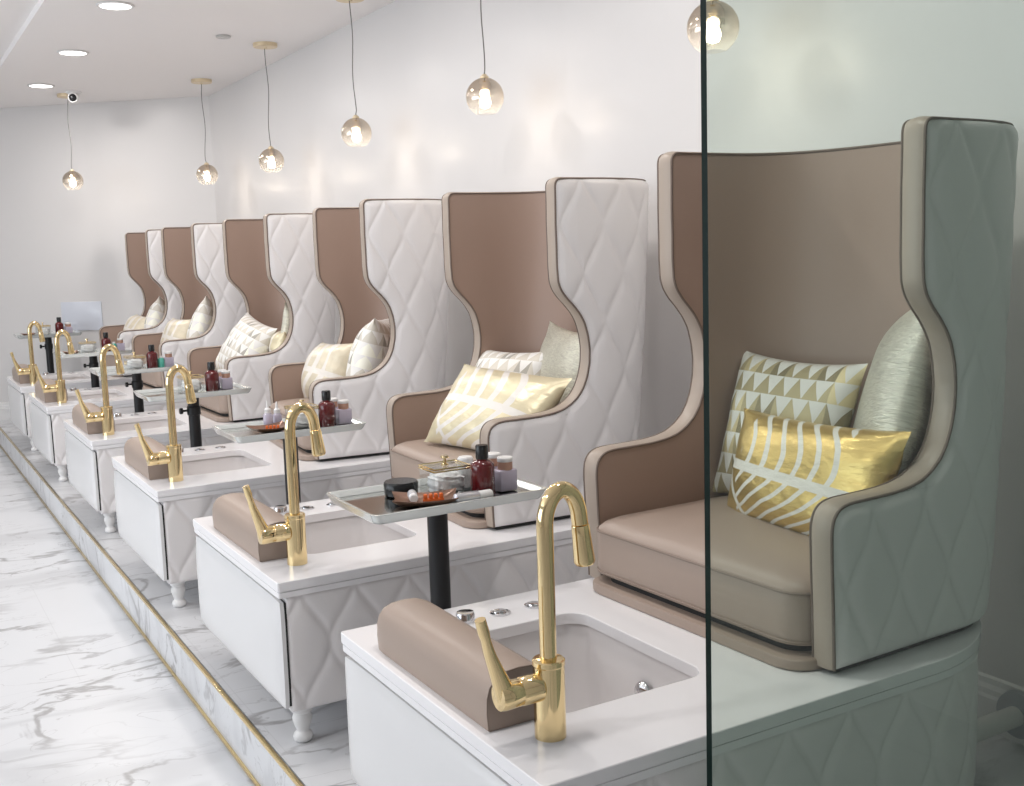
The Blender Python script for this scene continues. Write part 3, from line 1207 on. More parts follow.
def shell_grid(bm, nA, nU, off, quilt):
    us = us_list(nU)
    rows = []
    zmax = PROF[-1][1]
    for xf, z in PROF:
        cols = shell_cols(z, xf, nA, us, off)
        row = []
        L = cols[-1][4]
        for i, (x, y, nx, ny, s) in enumerate(cols):
            dsp = 0
            if quilt:
                dz = min(z - 0.441, zmax - z)
                # distance from the front edge profile
                df = edge_dist(x, z) if x < 1.08 else 1.0
                fade = min(1, max(0, dz / 0.016)) * min(1, max(0, df / 0.02 if df < 0.02 else 1))
                edge = math.sqrt(fade)
                dsp = ogee_depth(s, z, z0=1.275, W=0.140, H=0.280, amp=0.0062, wd=0.012, phase=0.956 - 0.07, tri=0.6) * edge - 0.002
                dsp += 0.009 * math.sqrt(1 - (1 - min(1, max(0, dz) / 0.035)) ** 2) * min(1, max(0, df) / 0.06) ** 0.5
            row.append(bm.verts.new((x + nx * dsp - PVX, y + ny * dsp - PVY, z)))
        rows.append(row)
    for a_, c_ in zip(rows, rows[1:]):
        for i in range(len(a_) - 1):
            bm.faces.new((a_[i], a_[i + 1], c_[i + 1], c_[i]))
    return rows


def boundary(rows):
    """near front edge up, top rim, far front edge down"""
    left = [r[0].co.copy() for r in rows]
    top = [v.co.copy() for v in rows[-1]][1:-1]
    right = [r[-1].co.copy() for r in rows][::-1]
    return left + top + right


def make_chair(label):
    t = thing('wing_armchair', label, 'armchair', (PVX, PVY, 0), 0, 'high-backed wing armchairs in a row')
    nA, nU = 62, 150
    bm = BM()
    rows = shell_grid(bm, nA, nU, 0.0, True)
    ob = obj('outer_shell', bm, M['white_vinyl'], t, angle=70)
    # plain outlines (no quilting) for band and piping
    b1 = BM()
    ro = shell_grid(b1, 8, nU, 0.0, False)
    BO = boundary(ro)
    b1.free()
    bm = BM()
    ri = shell_grid(bm, 24, nU, T, False)
    obj('inner_lining', bm, M['taupe_inner'], t, angle=70)
    b1 = BM()
    ri = shell_grid(b1, 8, nU, T, False)
    BI = boundary(ri)
    b1.free()
    # band between both outlines, softly rounded outwards
    n = len(BO)
    bm = BM()
    prev = None
    nseg = 8
    last_out = None
    for i in range(n):
        o_, i_ = BO[i], BI[i]
        tan = (BO[min(n - 1, i + 1)] - BO[max(0, i - 1)])
        if tan.length < 1e-6:
            tan = Vector((0, 0, 1))
        tan.normalize()
        acr = (i_ - o_)
        out = tan.cross(acr).normalized()
        # make it point away from the shell body
        ref = Vector((-1, 0, 0.0)) if i < len(PROF) * 0.999 or i > n - len(PROF) else Vector((0, 0, 1))
        zz = o_.z
        if ref.x and 0.72 < zz < 0.80:
            ref = Vector((-0.3, 0, 1))
        if ref.x and zz > 1.39:
            ref = Vector((-0.3, 0, 1))
        if last_out is not None:
            if out.dot(last_out) < 0:
                out = -out
        elif out.dot(ref) < 0:
            out = -out
        last_out = out
        row = []
        for k in range(nseg + 1):
            f_ = k / nseg
            b_h = 0.0055 * (1 - abs(2 * f_ - 1) ** 2.6)
            row.append(bm.verts.new(o_.lerp(i_, f_) + out * b_h))
        if prev:
            for k in range(nseg):
                bm.faces.new((prev[k], prev[k + 1], row[k + 1], row[k]))
        prev = row
    obj('edge_band', bm, M['taupe_band'], t, angle=75)
    for P in (BO, BI):
        bm = BM()
        Q = [P[0]]
        for p in P[1:]:
            if (p - Q[-1]).length > 0.004:
                Q.append(p)
        add_tube(bm, Q, 0.0030, 8)
        obj('piping', bm, M['piping'], t)
    # underside closing board, just above the worktop
    bm = BM()
    lp = [(v.x, v.y) for v in [Vector((c[0] - PVX, c[1] - PVY, 0)) for c in shell_cols(0.441, PROF[0][0] + 0.01, 4, us_list(40), 0.006)]]
    add_prism(bm, lp, 0.4325, 0.4415)
    obj('bottom_board', bm, M['black'], t, smooth=False)
    # seat base ledge
    yn, yf = YN + T + 0.001, YF - T - 0.001
    bm = BM()
    add_prism(bm, [(x - PVX, y - PVY) for x, y in rrect(0.598, 1.12, yn - 0.014, yf + 0.003, [0.055, 0.2, 0.2, 0.055], 8)], 0.4315, 0.4520, 0.004)
    obj('seat_base', bm, M['taupe'], t)
    bm = BM()
    add_prism(bm, [(x - PVX, y - PVY) for x, y in rrect(0.635, 1.10, yn + 0.02, yf - 0.02, 0.05, 6)], 0.4515, 0.472)
    obj('shade_spacer', bm, M['gap_shade'], t, smooth=False)  # spacer coloured black to paint the shadow under the seat cushion
    # seat cushion
    bm = BM()
    lp = rrect(0.618, 1.225, yn, yf, [0.060, 0.26, 0.26, 0.045], 10)
    cx0, cy0 = 0.92, (yn + yf) / 2
    lv = [(0.995, 0.4695), (1.0, 0.476), (1.004, 0.50), (1.004, 0.535), (1.0, 0.566), (0.992, 0.573), (0.96, 0.583), (0.90, 0.592), (0.75, 0.600), (0.5, 0.604), (0.2, 0.606)]
    prev = None
    first = None
    for sc, z in lv:
        cur = [bm.verts.new((cx0 + (x - cx0) * sc - PVX, cy0 + (y - cy0) * (sc if sc <= 1 else 1.0) - PVY, z)) for x, y in lp]
        if prev:
            for i in range(len(cur)):
                bm.faces.new((prev[i], prev[(i + 1) % len(cur)], cur[(i + 1) % len(cur)], cur[i]))
        else:
            bm.faces.new(cur[::-1])
        prev = cur
    bm.faces.new(prev)
    sc_ = obj('seat_cushion', bm, M['taupe'], t)
    for z in (0.5675, 0.4755):
        bm = BM()
        add_tube(bm, [(x - PVX, y - PVY, z) for x, y in rrect(0.6165, 1.225, yn, yf, [0.060, 0.26, 0.26, 0.045], 10)], 0.0028, 8, closed=True)
        obj('piping', bm, M['piping_mid'], sc_)
    return t


CA = [1.864, -1.815, -5.414, 0.269, 1.229, -0.105]
OX = [-0.018, 0.0168, 0.006, -0.0012, -0.0024, 0.0]
OY = [-0.0168, 0.0108, 0.0024, 0.0024, -0.0012, -0.0012]
clab = ['high-backed taupe wing armchair with white quilted outside seen through the glass panel, the nearest',
        'high-backed taupe wing armchair with white quilted outside, first one left of the glass panel',
        'high-backed taupe wing armchair with white quilted outside, third from the front, turned slightly',
        'high-backed taupe wing armchair with white quilted outside, fourth from the front',
        'high-backed taupe wing armchair with white quilted outside, second farthest of the row',
        'high-backed taupe wing armchair with white quilted outside, farthest of the row']
chair0 = None
CH = []
for k in range(6):
    loc = (PVX + OX[k], PVY + YK[k] + OY[k], 0)
    if chair0 is None:
        chair0 = c_ = make_chair(clab[k])
        c_.location = loc
        c_.rotation_euler = (0, 0, radians(CA[k]))
    else:
        c_ = dup(chair0, loc, radians(CA[k]), clab[k])
    sz = [1.008, 0.989, 1.0, 1.0, 1.004, 1.006][k]      # slight differences in height between the chairs
    c_.scale = (1, 1, sz)
    c_.location.z = 0.4315 * (1 - sz)
    CH.append(c_)


# ---------------------------------------------------------------- cushions
def make_pillow(name, wdt, hgt, thk, mt, label, group='scatter cushions on the armchairs', seed=0):
    rnd = random.Random(seed)
    bm = BM()
    uvl = bm.loops.layers.uv.new('UVMap')
    n = 36
    ph = [rnd.uniform(0, 6.28) for _ in range(8)]
    sides = {}
    for sgn in (1, -1):
        g_ = []
        for j in range(n + 1):
            row = []
            for i in range(n + 1):
                u, v = i / n * 2 - 1, j / n * 2 - 1
                eu = 1 - abs(u) ** 2.6
                ev = 1 - abs(v) ** 2.6
                th = thk / 2 * (max(eu, 0) ** 0.62) * (max(ev, 0) ** 0.62)
                # pinched sides, pointed corners
                px = wdt / 2 * u * (1 - 0.085 * (1 - v * v) * abs(u) ** 2)
                pz = hgt / 2 * v * (1 - 0.085 * (1 - u * u) * abs(v) ** 2)
                edge = (abs(u) ** 4 + abs(v) ** 4)
                wr = 0.004 * sin(11 * u + ph[0]) * cos(3 * v + ph[1]) * abs(v) ** 2 + 0.004 * sin(12 * v + ph[2]) * cos(3 * u + ph[3]) * abs(u) ** 2
                wr += 0.005 * sin(3.1 * u + 2.3 * v + ph[4])
                k_ = (1 - abs(u) ** 8) * (1 - abs(v) ** 8)
                row.append((px, sgn * (th + wr * k_), pz))
            g_.append(row)
        sides[sgn] = g_
    vf = {}
    for sgn in (1, -1):
        for j in range(n + 1):
            for i in range(n + 1):
                if sgn == -1 and (i in (0, n) or j in (0, n)):
                    vf[(sgn, i, j)] = vf[(1, i, j)]
                else:
                    p = sides[sgn][j][i]
                    # local: width -> Y, thickness -> X, height -> Z ; sgn=1 faces -X
                    vf[(sgn, i, j)] = bm.verts.new((-p[1], -p[0], p[2]))
    for sgn in (1, -1):
        for j in range(n):
            for i in range(n):
                q_ = [(i, j), (i + 1, j), (i + 1, j + 1), (i, j + 1)]
                try:
                    f = bm.faces.new([vf[(sgn, a_, b__)] for a_, b__ in q_])
                except ValueError:
                    continue
                for lp, (a_, b__) in zip(f.loops, q_):
                    lp[uvl].uv = (a_ / n, b__ / n)
    o = obj(name, bm, mt, angle=80)
    tag(o, label, 'cushion', group)
    return o


def place_pillow(o, k, x, y, z, yaw=0, lean=20, roll=0):
    """x, y, z in the frame of station k; the printed face looks to -x; yaw turns it about z, lean tips the top backwards"""
    c_ = CH[k]
    a = radians(CA[k])
    base = Matrix.Translation(c_.location) @ Matrix.Rotation(a, 4, 'Z') @ Matrix.Translation((x - PVX, y - PVY, z))
    o.matrix_world = base @ Matrix.Rotation(radians(yaw), 4, 'Z') @ Matrix.Rotation(radians(lean), 4, 'Y') @ Matrix.Rotation(radians(roll), 4, 'X')


P_ = make_pillow
# chair 0
place_pillow(P_('square_cushion', 0.385, 0.36, 0.12, M['tri'], 'cream cushion with gold triangles in the nearest armchair, left of the shiny one', seed=1), 0, 1.045, 0.585, 0.768, 0, 17, 1)
place_pillow(P_('square_cushion', 0.42, 0.44, 0.14, M['crinkle'], 'crinkled pale metallic cushion leaning on the near wing of the nearest armchair', seed=2), 0, 1.065, 0.295, 0.850, -46, 14, -15)
place_pillow(P_('lumbar_cushion', 0.53, 0.26, 0.13, M['foil'], 'oblong gold foil cushion with off-white strokes lying in front in the nearest armchair', seed=3), 0, 0.905, 0.385, 0.708, -9, 15, -2)
# chair 1
place_pillow(P_('square_cushion', 0.38, 0.34, 0.15, M['tri_pale'], 'pale triangle patterned cushion behind the gold one in the second nearest armchair', seed=4), 1, 0.975, 0.62, 0.715, 10, 24, -2)
place_pillow(P_('square_cushion', 0.37, 0.36, 0.13, M['crinkle_pale'], 'pale ribbed metallic cushion standing at the back right in the second nearest armchair', seed=5), 1, 1.075, 0.39, 0.775, -6, 10, 3)
place_pillow(P_('lumbar_cushion', 0.50, 0.29, 0.16, M['foil_pale'], 'big oblong pale gold cushion in front in the second nearest armchair', seed=6), 1, 0.815, 0.375, 0.712, 14, 36, 2)
# chair 2
place_pillow(P_('square_cushion', 0.35, 0.28, 0.18, M['foil_cream'], 'cream and yellow cushion, the left of two in the third armchair from the front', seed=7), 2, 0.855, 0.61, 0.705, 8, 22, -3)
place_pillow(P_('square_cushion', 0.37, 0.36, 0.17, M['tri_pale'], 'white and gold triangle cushion, the right of two in the third armchair from the front', seed=8), 2, 0.965, 0.345, 0.775, -30, 16, -3)
# chair 3
place_pillow(P_('square_cushion', 0.40, 0.35, 0.17, M['tri_pale'], 'large cream triangle cushion leaning sideways in the fourth armchair from the front', seed=9), 3, 0.865, 0.525, 0.735, 10, 30, 12)
place_pillow(P_('lumbar_cushion', 0.34, 0.20, 0.13, M['foil_pale'], 'small gold cushion tucked behind the large cream one in the fourth armchair', seed=10), 3, 0.98, 0.285, 0.745, -20, 12, 0)
place_pillow(P_('square_cushion', 0.34, 0.36, 0.11, M['crinkle_pale'], 'pale metallic cushion upright against the near wing of the fourth armchair', seed=11), 3, 1.07, 0.225, 0.785, -62, 8, -8)
# chair 4
place_pillow(P_('square_cushion', 0.34, 0.27, 0.17, M['foil_cream'], 'plain cream cushion, the left of two in the second farthest armchair', seed=12), 4, 0.875, 0.60, 0.715, 8, 20, -1)
place_pillow(P_('square_cushion', 0.39, 0.38, 0.17, M['tri_pale'], 'patterned cream cushion, the right of two in the second farthest armchair', seed=13), 4, 0.975, 0.325, 0.775, -32, 16, -12)
# chair 5
place_pillow(P_('square_cushion', 0.34, 0.26, 0.17, M['foil_cream'], 'low cream cushion, the left of two in the farthest armchair', seed=14), 5, 0.87, 0.605, 0.70, 8, 26, 2)
place_pillow(P_('square_cushion', 0.37, 0.37, 0.17, M['tri_pale'], 'pale patterned cushion, the right of two in the farthest armchair', seed=15), 5, 0.975, 0.335, 0.765, -30, 16, -8)

# ---------------------------------------------------------------- tray stands and what stands on them
TZ = 0.632     # tray surface


def add_clamp(pl):
    bm = BM()
    add_lathe(bm, [(0, TZ - 0.10), (0.0255, TZ - 0.10), (0.029, TZ - 0.096), (0.029, TZ - 0.064), (0.0255, TZ - 0.060), (0, TZ - 0.055)], n=28)
    lx = Matrix.Rotation(-pi / 2, 4, 'Y')
    obj('collar', bm, M['black'], pl)
    bm = BM()
    add_lathe(bm, [(0, 0), (0.005, 0), (0.005, 0.018), (0.013, 0.020), (0.014, 0.030), (0.011, 0.034), (0, 0.034)], -0.028, 0.0, TZ - 0.078, n=20, mtx=lx)
    obj('clamp_knob', bm, M['black_plastic'], pl)


def make_stand(label):
    t = thing('tray_stand', label, 'tray stand', (0, 0, 0), 0, 'tray stands between the basins')
    W2, D2 = 0.212, 0.136
    # glass and metal tray: flat plate, raised rim
    bm = BM()
    add_prism(bm, rrect(-W2 + 0.006, W2 - 0.006, -D2 + 0.006, D2 - 0.006, 0.016, 5), TZ - 0.006, TZ)
    tp = obj('tray_plate', bm, M['tray_metal'], t, smooth=False)
    bm = BM()
    lo = rrect(-W2, W2, -D2, D2, 0.02, 6)
    lv = [(0.0, -0.010), (-0.004, -0.004), (-0.010, 0.010), (-0.012, 0.013), (-0.007, 0.014), (-0.002, 0.010), (0.008, 0.0006)]
    prev = None
    for d_, z in lv:
        lp = rrect(-W2 + d_, W2 - d_, -D2 + d_, D2 - d_, 0.02, 6)
        cur = [bm.verts.new((x, y, TZ + z)) for x, y in lp]
        if prev:
            for i in range(len(cur)):
                bm.faces.new((prev[i], prev[(i + 1) % len(cur)], cur[(i + 1) % len(cur)], cur[i]))
        else:
            first = cur
        prev = cur
    inn = [bm.verts.new((x, y, TZ - 0.010)) for x, y in rrect(-W2 + 0.008, W2 - 0.008, -D2 + 0.008, D2 - 0.008, 0.016, 6)]
    for i in range(len(inn)):
        bm.faces.new((first[i], first[(i + 1) % len(inn)], inn[(i + 1) % len(inn)], inn[i]))
    obj('tray_rim', bm, M['tray_rim'], t, angle=50)
    bm = BM()
    add_box(bm, -0.07, 0.07, -0.05, 0.05, TZ - 0.018, TZ - 0.0065, 0.003)
    obj('mounting_plate', bm, M['black'], t)
    bm = BM()
    add_lathe(bm, [(0, 0.060), (0.030, 0.060), (0.030, 0.075), (0.026, 0.085), (0.0245, 0.10), (0.0245, TZ - 0.018), (0, TZ - 0.018)], n=28)
    pl = obj('pole', bm, M['black'], t)
    # star base
    for i in range(4):
        a = radians(90 * i)
        bm = BM()
        dv = Vector((cos(a), sin(a), 0))
        ln = 0.150 if i in (0, 2) else 0.140
        add_tube(bm, [tuple(dv * 0.01 + Vector((0, 0, 0.072))), tuple(dv * 0.07 + Vector((0, 0, 0.066))), tuple(dv * ln + Vector((0, 0, 0.052)))], [0.017, 0.015, 0.011], 12)
        lg = obj('foot', bm, M['black'], t)
        bm = BM()
        e_ = dv * (ln - 0.004)
        rot = Matrix.Rotation(pi / 2, 4, 'X')
        add_lathe(bm, [(0, -0.009), (0.016, -0.009), (0.019, -0.006), (0.019, 0.006), (0.016, 0.009), (0, 0.009)], e_.x, e_.y, 0.0195, n=20, mtx=rot)
        add_box(bm, e_.x - 0.008, e_.x + 0.008, e_.y - 0.013, e_.y + 0.013, 0.030, 0.047, 0.003)
        obj('caster', bm, M['black_plastic'], lg)
    return t


TRAYS = [(0.333, 1.000, 0.0), (0.397, 2.235, 0.0), (0.395, 3.50, 0.0), (0.415, 4.76, 0.0), (0.42, 6.10, 0.0), (0.335, 7.46, 0.052)]
tl = ['silver-edged tray on a black pole, the nearest, with the black jar and bronze dish',
      'silver-edged tray on a black pole between the second and third cabinets, carrying dropper bottles',
      'silver-edged tray on a black pole between the third and fourth cabinets',
      'silver-edged tray on a black pole between the fourth and fifth cabinets, with a teal bottle',
      'silver-edged tray on a black pole between the two farthest cabinets',
      'silver-edged tray on a black pole beyond the last cabinet, farthest of all']
st0 = None
for i, (x, y, dz) in enumerate(TRAYS):
    if st0 is None:
        st0 = make_stand(tl[i])
        st0.location = (x, y, 0)
    else:
        s_ = dup(st0, (x, y, 0), 0, tl[i])
        if i == 2:
            st0 = s_
            add_clamp([c for c in s_.children if c.name.startswith('pole')][0])
        if dz:
            for c_ in s_.children:
                if c_.name.startswith(('tray_', 'mounting')):
                    c_.location.z = dz
                if c_.name.startswith('pole'):
                    c_.scale = (1, 1, (TZ - 0.018 + dz) / (TZ - 0.018))


def bottle(label, loc, s=1.0, round_=False):
    t = thing('lotion_bottle', label, 'bottle', loc, random.uniform(-0.2, 0.2), 'dark red lotion bottles on the trays')
    bm = BM()
    add_lathe(bm, [(0, 0), (0.026, 0), (0.0285, 0.003), (0.0285, 0.070), (0.027, 0.076), (0.020, 0.083), (0.0125, 0.086), (0.0125, 0.089), (0, 0.089)], n=32)
    obj('bottle_body', bm, M['red_bottle'], t)
    bm = BM()
    add_lathe(bm, [(0, 0.088), (0.0145, 0.088), (0.015, 0.090), (0.015, 0.117), (0.0135, 0.120), (0, 0.120)], n=28)
    obj('cap', bm, M['black_plastic'], t)
    t.scale = (s, s, s)
    return t


def square_bottle(label, loc, rz=0.0, col='lilac', cap='peach', s=1.0):
    t = thing('cream_bottle', label, 'bottle', loc, rz, 'small cream bottles on the trays')
    bm = BM()
    add_box(bm, -0.024, 0.024, -0.017, 0.017, 0, 0.052, 0.004, 3)
    obj('bottle_body', bm, M[col], t)
    bm = BM()
    add_lathe(bm, [(0, 0.051), (0.0175, 0.051), (0.018, 0.053), (0.018, 0.071), (0, 0.071)], n=28)
    obj('cap', bm, M[cap], t)
    bm = BM()
    add_lathe(bm, [(0, 0.0705), (0.0185, 0.0705), (0.019, 0.072), (0.019, 0.079), (0.017, 0.081), (0, 0.081)], n=28)
    obj('cap_top', bm, M['white_plastic'], t)
    t.scale = (s, s, s)
    return t


def glass_box(label, loc, rz=0.0):
    t = thing('glass_box', label, 'box', loc, rz, 'gold-edged glass boxes of cotton on the trays')
    a_, h_ = 0.048, 0.064
    bm = BM()
    add_box(bm, -a_, a_, -a_ * 0.85, a_ * 0.85, 0.0, 0.002)
    for x0, x1, y0, y1 in ((-a_, -a_ + .002, -a_ * .85, a_ * .85), (a_ - .002, a_, -a_ * .85, a_ * .85), (-a_, a_, -a_ * .85, -a_ * .85 + .002), (-a_, a_, a_ * .85 - .002, a_ * .85)):
        add_box(bm, x0, x1, y0, y1, 0.002, h_)
    obj('glass_wall', bm, M['box_glass'], t, smooth=False)
    bm = BM()
    lp = [(-a_, -a_ * .85), (a_, -a_ * .85), (a_, a_ * .85), (-a_, a_ * .85)]
    for z in (h_, h_ + 0.006):
        for i in range(4):
            p, q_ = lp[i], lp[(i + 1) % 4]
            add_tube(bm, [(p[0], p[1], z), (q_[0], q_[1], z)], 0.0021, 6)
    obj('gold_frame', bm, M['gold'], t)
    bm = BM()
    add_box(bm, -a_, a_, -a_ * .85, a_ * .85, h_ + 0.0045, h_ + 0.0065)
    ld = obj('lid', bm, M['box_glass'], t, smooth=False)
    bm = BM()
    add_lathe(bm, [(0, 0), (0.009, 0), (0.008, 0.003), (0.004, 0.005), (0.0035, 0.016), (0.009, 0.017), (0.010, 0.019), (0.009, 0.022), (0, 0.022)], 0, 0, h_ + 0.0066, n=20)
    obj('lid_knob', bm, M['gold'], ld)
    bm = BM()
    b2 = BM()
    bmesh.ops.create_icosphere(b2, subdivisions=4, radius=1.0)
    rr = random.Random(5)
    for v in b2.verts:
        c = v.co
        m_ = 1 + 0.06 * sin(9 * c.x + 3) * cos(8 * c.y) + 0.05 * sin(14 * c.z + 5 * c.x)
        c.x = math.copysign(abs(c.x) ** 0.6, c.x) * 0.040 * m_
        c.y = math.copysign(abs(c.y) ** 0.6, c.y) * 0.034 * m_
        c.z = 0.028 + math.copysign(abs(c.z) ** 0.6, c.z) * 0.0245 * m_
    merge(bm, b2)
    ct = obj('cotton_wool', bm, M['cotton'], t)
    return t


def round_jar(label, loc, mt, r=0.036, h=0.036, group=None, name='round_jar'):
    t = thing(name, label, 'jar', loc, 0, group)
    bm = BM()
    add_lathe(bm, [(0, 0), (r - 0.003, 0), (r, 0.003), (r, h * 0.45), (0, h * 0.45)], n=36)
    obj('jar_body', bm, mt, t)
    bm = BM()
    add_lathe(bm, [(0, h * 0.45), (r + 0.0012, h * 0.45 + 0.0005), (r + 0.0012, h - 0.004), (r - 0.002, h), (0, h)], n=36)
    obj('lid', bm, mt, t)
    return t


def dish(label, loc, rz, sx=0.060, sy=0.048):
    bm = BM()
    n = 20
    gt, gb = [], []
    for j in range(n + 1):
        rt, rb = [], []
        for i in range(n + 1):
            u, v = i / n * 2 - 1, j / n * 2 - 1
            z = 0.004 + 0.013 * max(abs(u), abs(v)) ** 4 + 0.006 * (abs(u * v)) ** 2
            sc = 1 + 0.10 * abs(u * v)
            rt.append(bm.verts.new((u * sx * sc, v * sy * sc, z)))
            rb.append(bm.verts.new((u * (sx - 0.002) * sc, v * (sy - 0.002) * sc, z - 0.0035)))
        gt.append(rt)
        gb.append(rb)
    for j in range(n):
        for i in range(n):
            bm.faces.new((gt[j][i], gt[j][i + 1], gt[j + 1][i + 1], gt[j + 1][i]))
            bm.faces.new((gb[j][i], gb[j + 1][i], gb[j + 1][i + 1], gb[j][i + 1]))
    for k in range(n):
        bm.faces.new((gt[0][k], gb[0][k], gb[0][k + 1], gt[0][k + 1]))
        bm.faces.new((gt[n][k], gt[n][k + 1], gb[n][k + 1], gb[n][k]))
        bm.faces.new((gt[k][0], gt[k + 1][0], gb[k + 1][0], gb[k][0]))
        bm.faces.new((gt[k][n], gb[k][n], gb[k + 1][n], gt[k + 1][n]))
    o = obj('square_dish', bm, M['wood_dish'])
    o.location = loc
    o.rotation_euler = (0, 0, rz)
    tag(o, label, 'dish', 'bronze dishes on the trays')
    return o


def tube_lying(label, p0, p1, r, cap='white_plastic', body='silver', name='cream_tube'):
    p0, p1 = Vector(p0), Vector(p1)
    L = (p1 - p0).length
    t = thing(name, label, 'tube', tuple(p0), 0)
    q_ = (p1 - p0).to_track_quat('Z', 'Y').to_matrix().to_4x4()
    bm = BM()
    add_lathe(bm, [(0, 0), (r * 0.5, 0), (r, L * 0.05), (r, L * 0.62), (r * 0.8, L * 0.66), (0, L * 0.66)], n=24, mtx=q_)
    obj('tube_body', bm, M[body], t)
    bm = BM()
    add_lathe(bm, [(0, L * 0.655), (r * 0.86, L * 0.655), (r * 0.9, L * 0.67), (r * 0.9, L * 0.97), (r * 0.75, L), (0, L)], n=24, mtx=q_)
    obj('cap', bm, M[cap], t)
    return t


def foam(label, loc, group='orange toe separators on the trays'):
    bm = BM()
    add_box(bm, -0.024, 0.024, -0.006, 0.006, 0, 0.008, 0.002)
    for i in range(4):
        x = -0.018 + i * 0.012
        add_box(bm, x - 0.0042, x + 0.0042, -0.006, 0.006, 0.006, 0.018, 0.002)
    o = obj('toe_separator', bm, M['orange'])
    o.location = loc
    o.rotation_euler = (0, 0, -0.25)
    tag(o, label, 'toe separator', group)
    return o


def dropper(label, loc, s=1.0):
    t = thing('dropper_bottle', label, 'bottle', loc, 0, 'small dropper bottles on the second tray')
    bm = BM()
    add_lathe(bm, [(0, 0), (0.012, 0), (0.013, 0.002), (0.013, 0.032), (0.008, 0.038), (0, 0.038)], n=24)
    obj('bottle_body', bm, M['lilac'], t)
    bm = BM()
    add_lathe(bm, [(0, 0.0378), (0.009, 0.0378), (0.009, 0.048), (0.004, 0.052), (0.0022, 0.070), (0, 0.071)], n=20)
    obj('nozzle', bm, M['white_plastic'], t)
    t.scale = (s, s, s)
    return t


E_ = 0.0012
Z0 = TZ + E_
where = ['on the nearest tray', 'on the second nearest tray', 'on the third tray from the front', 'on the fourth tray from the front', 'on the fifth tray from the front', 'on the farthest tray']
# tray 0
x0, y0 = TRAYS[0][:2]
round_jar('flat black round jar on the nearest tray, behind the bronze dish', (0.270, 1.060, Z0), M['black_plastic'], 0.040, 0.034)
dish('bronze square dish with curled edges on the nearest tray', (0.272, 0.935, Z0), -0.42, 0.068, 0.048)
tube_lying('silver tube with white cap lying across the front of the nearest tray', (0.322, 0.890, Z0 + 0.0125), (0.420, 0.889, Z0 + 0.0125), 0.012)
tube_lying('short grey tube with white cap lying in the bronze dish of the nearest tray', (0.258, 0.975, Z0 + 0.019), (0.240, 0.925, Z0 + 0.019), 0.011)
foam('orange foam toe separator in the bronze dish of the nearest tray', (0.290, 0.928, Z0 + 0.0055))
glass_box('gold-edged glass box filled with cotton wool on the nearest tray', (0.358, 1.000, Z0), 0.0)
bottle('dark red bottle with black cap on the nearest tray, beside the glass box', (0.4225, 0.9335, Z0), 1.0)
square_bottle('lilac square bottle with peach cap at the right end of the nearest tray', (0.492, 0.948, Z0), 0.05)
square_bottle('lilac square bottle with peach cap behind another one on the nearest tray', (0.494, 1.010, Z0), 0.0)
round_jar('small white-lidded jar behind the dark red bottle on the nearest tray', (0.432, 1.036, Z0), M['white_plastic'], 0.018, 0.076, None, 'cream_jar')
# tray 1
x0, y0 = TRAYS[1][:2]
dish('bronze square dish under the small bottles on the second nearest tray', (x0 - 0.075, y0 - 0.035, Z0), 0.1, 0.060, 0.048)
foam('orange foam toe separator on the second nearest tray', (x0 - 0.075, y0 - 0.055, Z0 + 0.0055))
dropper('white-nozzled dropper bottle on the second nearest tray, the left one', (x0 - 0.060, y0 + 0.035, Z0 + 0.0055), 1.25)
dropper('white-nozzled dropper bottle on the second nearest tray, the right one', (x0 - 0.020, y0 + 0.06, Z0), 1.2)
glass_box('gold-edged glass box of cotton behind the faucet on the second nearest tray', (x0 + 0.045, y0 - 0.01, Z0), 0.0)
bottle('dark red bottle with black cap on the second nearest tray', (x0 + 0.117, y0 - 0.050, Z0), 1.0)
square_bottle('lilac square bottle with peach cap on the second nearest tray', (x0 + 0.180, y0 - 0.040, Z0), 0.0)
square_bottle('lilac square bottle at the back of the second nearest tray', (x0 + 0.170, y0 + 0.035, Z0), 0.0)
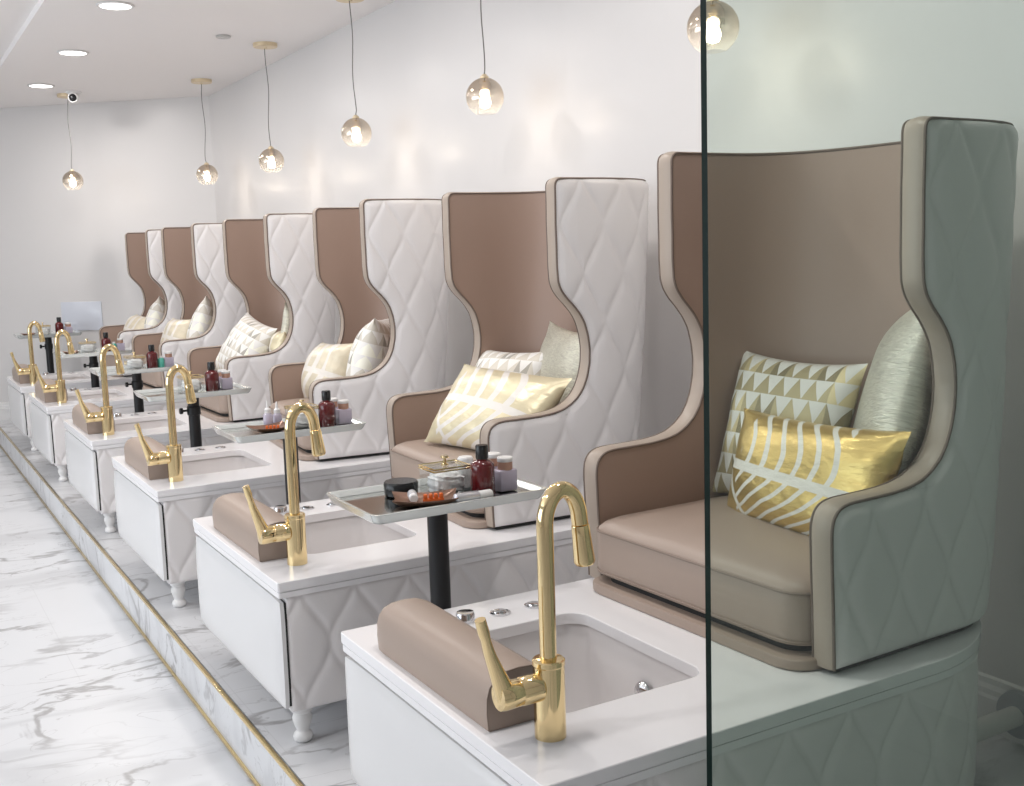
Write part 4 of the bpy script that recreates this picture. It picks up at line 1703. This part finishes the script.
# trays 2..5
for i in range(2, 6):
    x0, y0, dz = TRAYS[i]
    z = Z0 + dz
    wh = where[i]
    glass_box('gold-edged glass box of cotton ' + wh, (x0 - 0.005 if i < 4 else x0 - 0.03, y0 + 0.0, z), 0.0)
    bottle('dark red bottle with black cap ' + wh, (x0 + 0.082, y0 - 0.020, z), 1.05)
    if i in (3, 4):
        tb = thing('lotion_bottle', 'small teal bottle beside the dark red one ' + wh, 'bottle', (x0 + 0.128, y0 - 0.02, z), 0, 'teal bottles on the far trays')
        bm = BM()
        add_lathe(bm, [(0, 0), (0.014, 0), (0.016, 0.002), (0.016, 0.045), (0.011, 0.052), (0, 0.052)], n=24)
        obj('bottle_body', bm, M['teal'], tb)
        bm = BM()
        add_lathe(bm, [(0, 0.0515), (0.009, 0.0515), (0.009, 0.062), (0, 0.062)], n=20)
        obj('cap', bm, M['white_plastic'], tb)
        square_bottle('lilac square bottle with peach cap ' + wh, (x0 + 0.172, y0 - 0.005, z), 0.0)
    else:
        square_bottle('lilac square bottle with peach cap ' + wh, (x0 + 0.147, y0 - 0.010, z), 0.0)
        square_bottle('cream-capped square bottle behind the others ' + wh, (x0 + 0.150, y0 + 0.060, z), 0.0)
    if i in (4, 5):
        dish('bronze square dish ' + wh, (x0 - 0.135, y0 - 0.03, z), 0.0, 0.042, 0.042)

# ---------------------------------------------------------------- plumbing behind the nearest chair
t = thing('drain_pipe', 'white plastic drain pipe with grey wall flange behind the nearest cabinet', 'pipe', (1.30, 0.26, 0.075))
bm = BM()
rx = Matrix.Rotation(pi / 2, 4, 'Y')
add_lathe(bm, [(0, -0.05), (0.024, -0.05), (0.024, 0.198), (0, 0.198)], 0, 0, 0, n=28, mtx=rx)
obj('pipe', bm, M['pvc'], t)
bm = BM()
add_lathe(bm, [(0.024, -0.055), (0.029, -0.055), (0.029, -0.01), (0.024, -0.01)], 0, 0, 0, n=28, mtx=rx)
obj('coupling', bm, M['pvc'], t)
bm = BM()
add_lathe(bm, [(0.024, 0.160), (0.055, 0.168), (0.058, 0.180), (0.024, 0.180)], 0, 0, 0, n=32, mtx=rx)
obj('wall_flange', bm, mat('grey_flange', (0.36, 0.38, 0.40), 0.4), t)
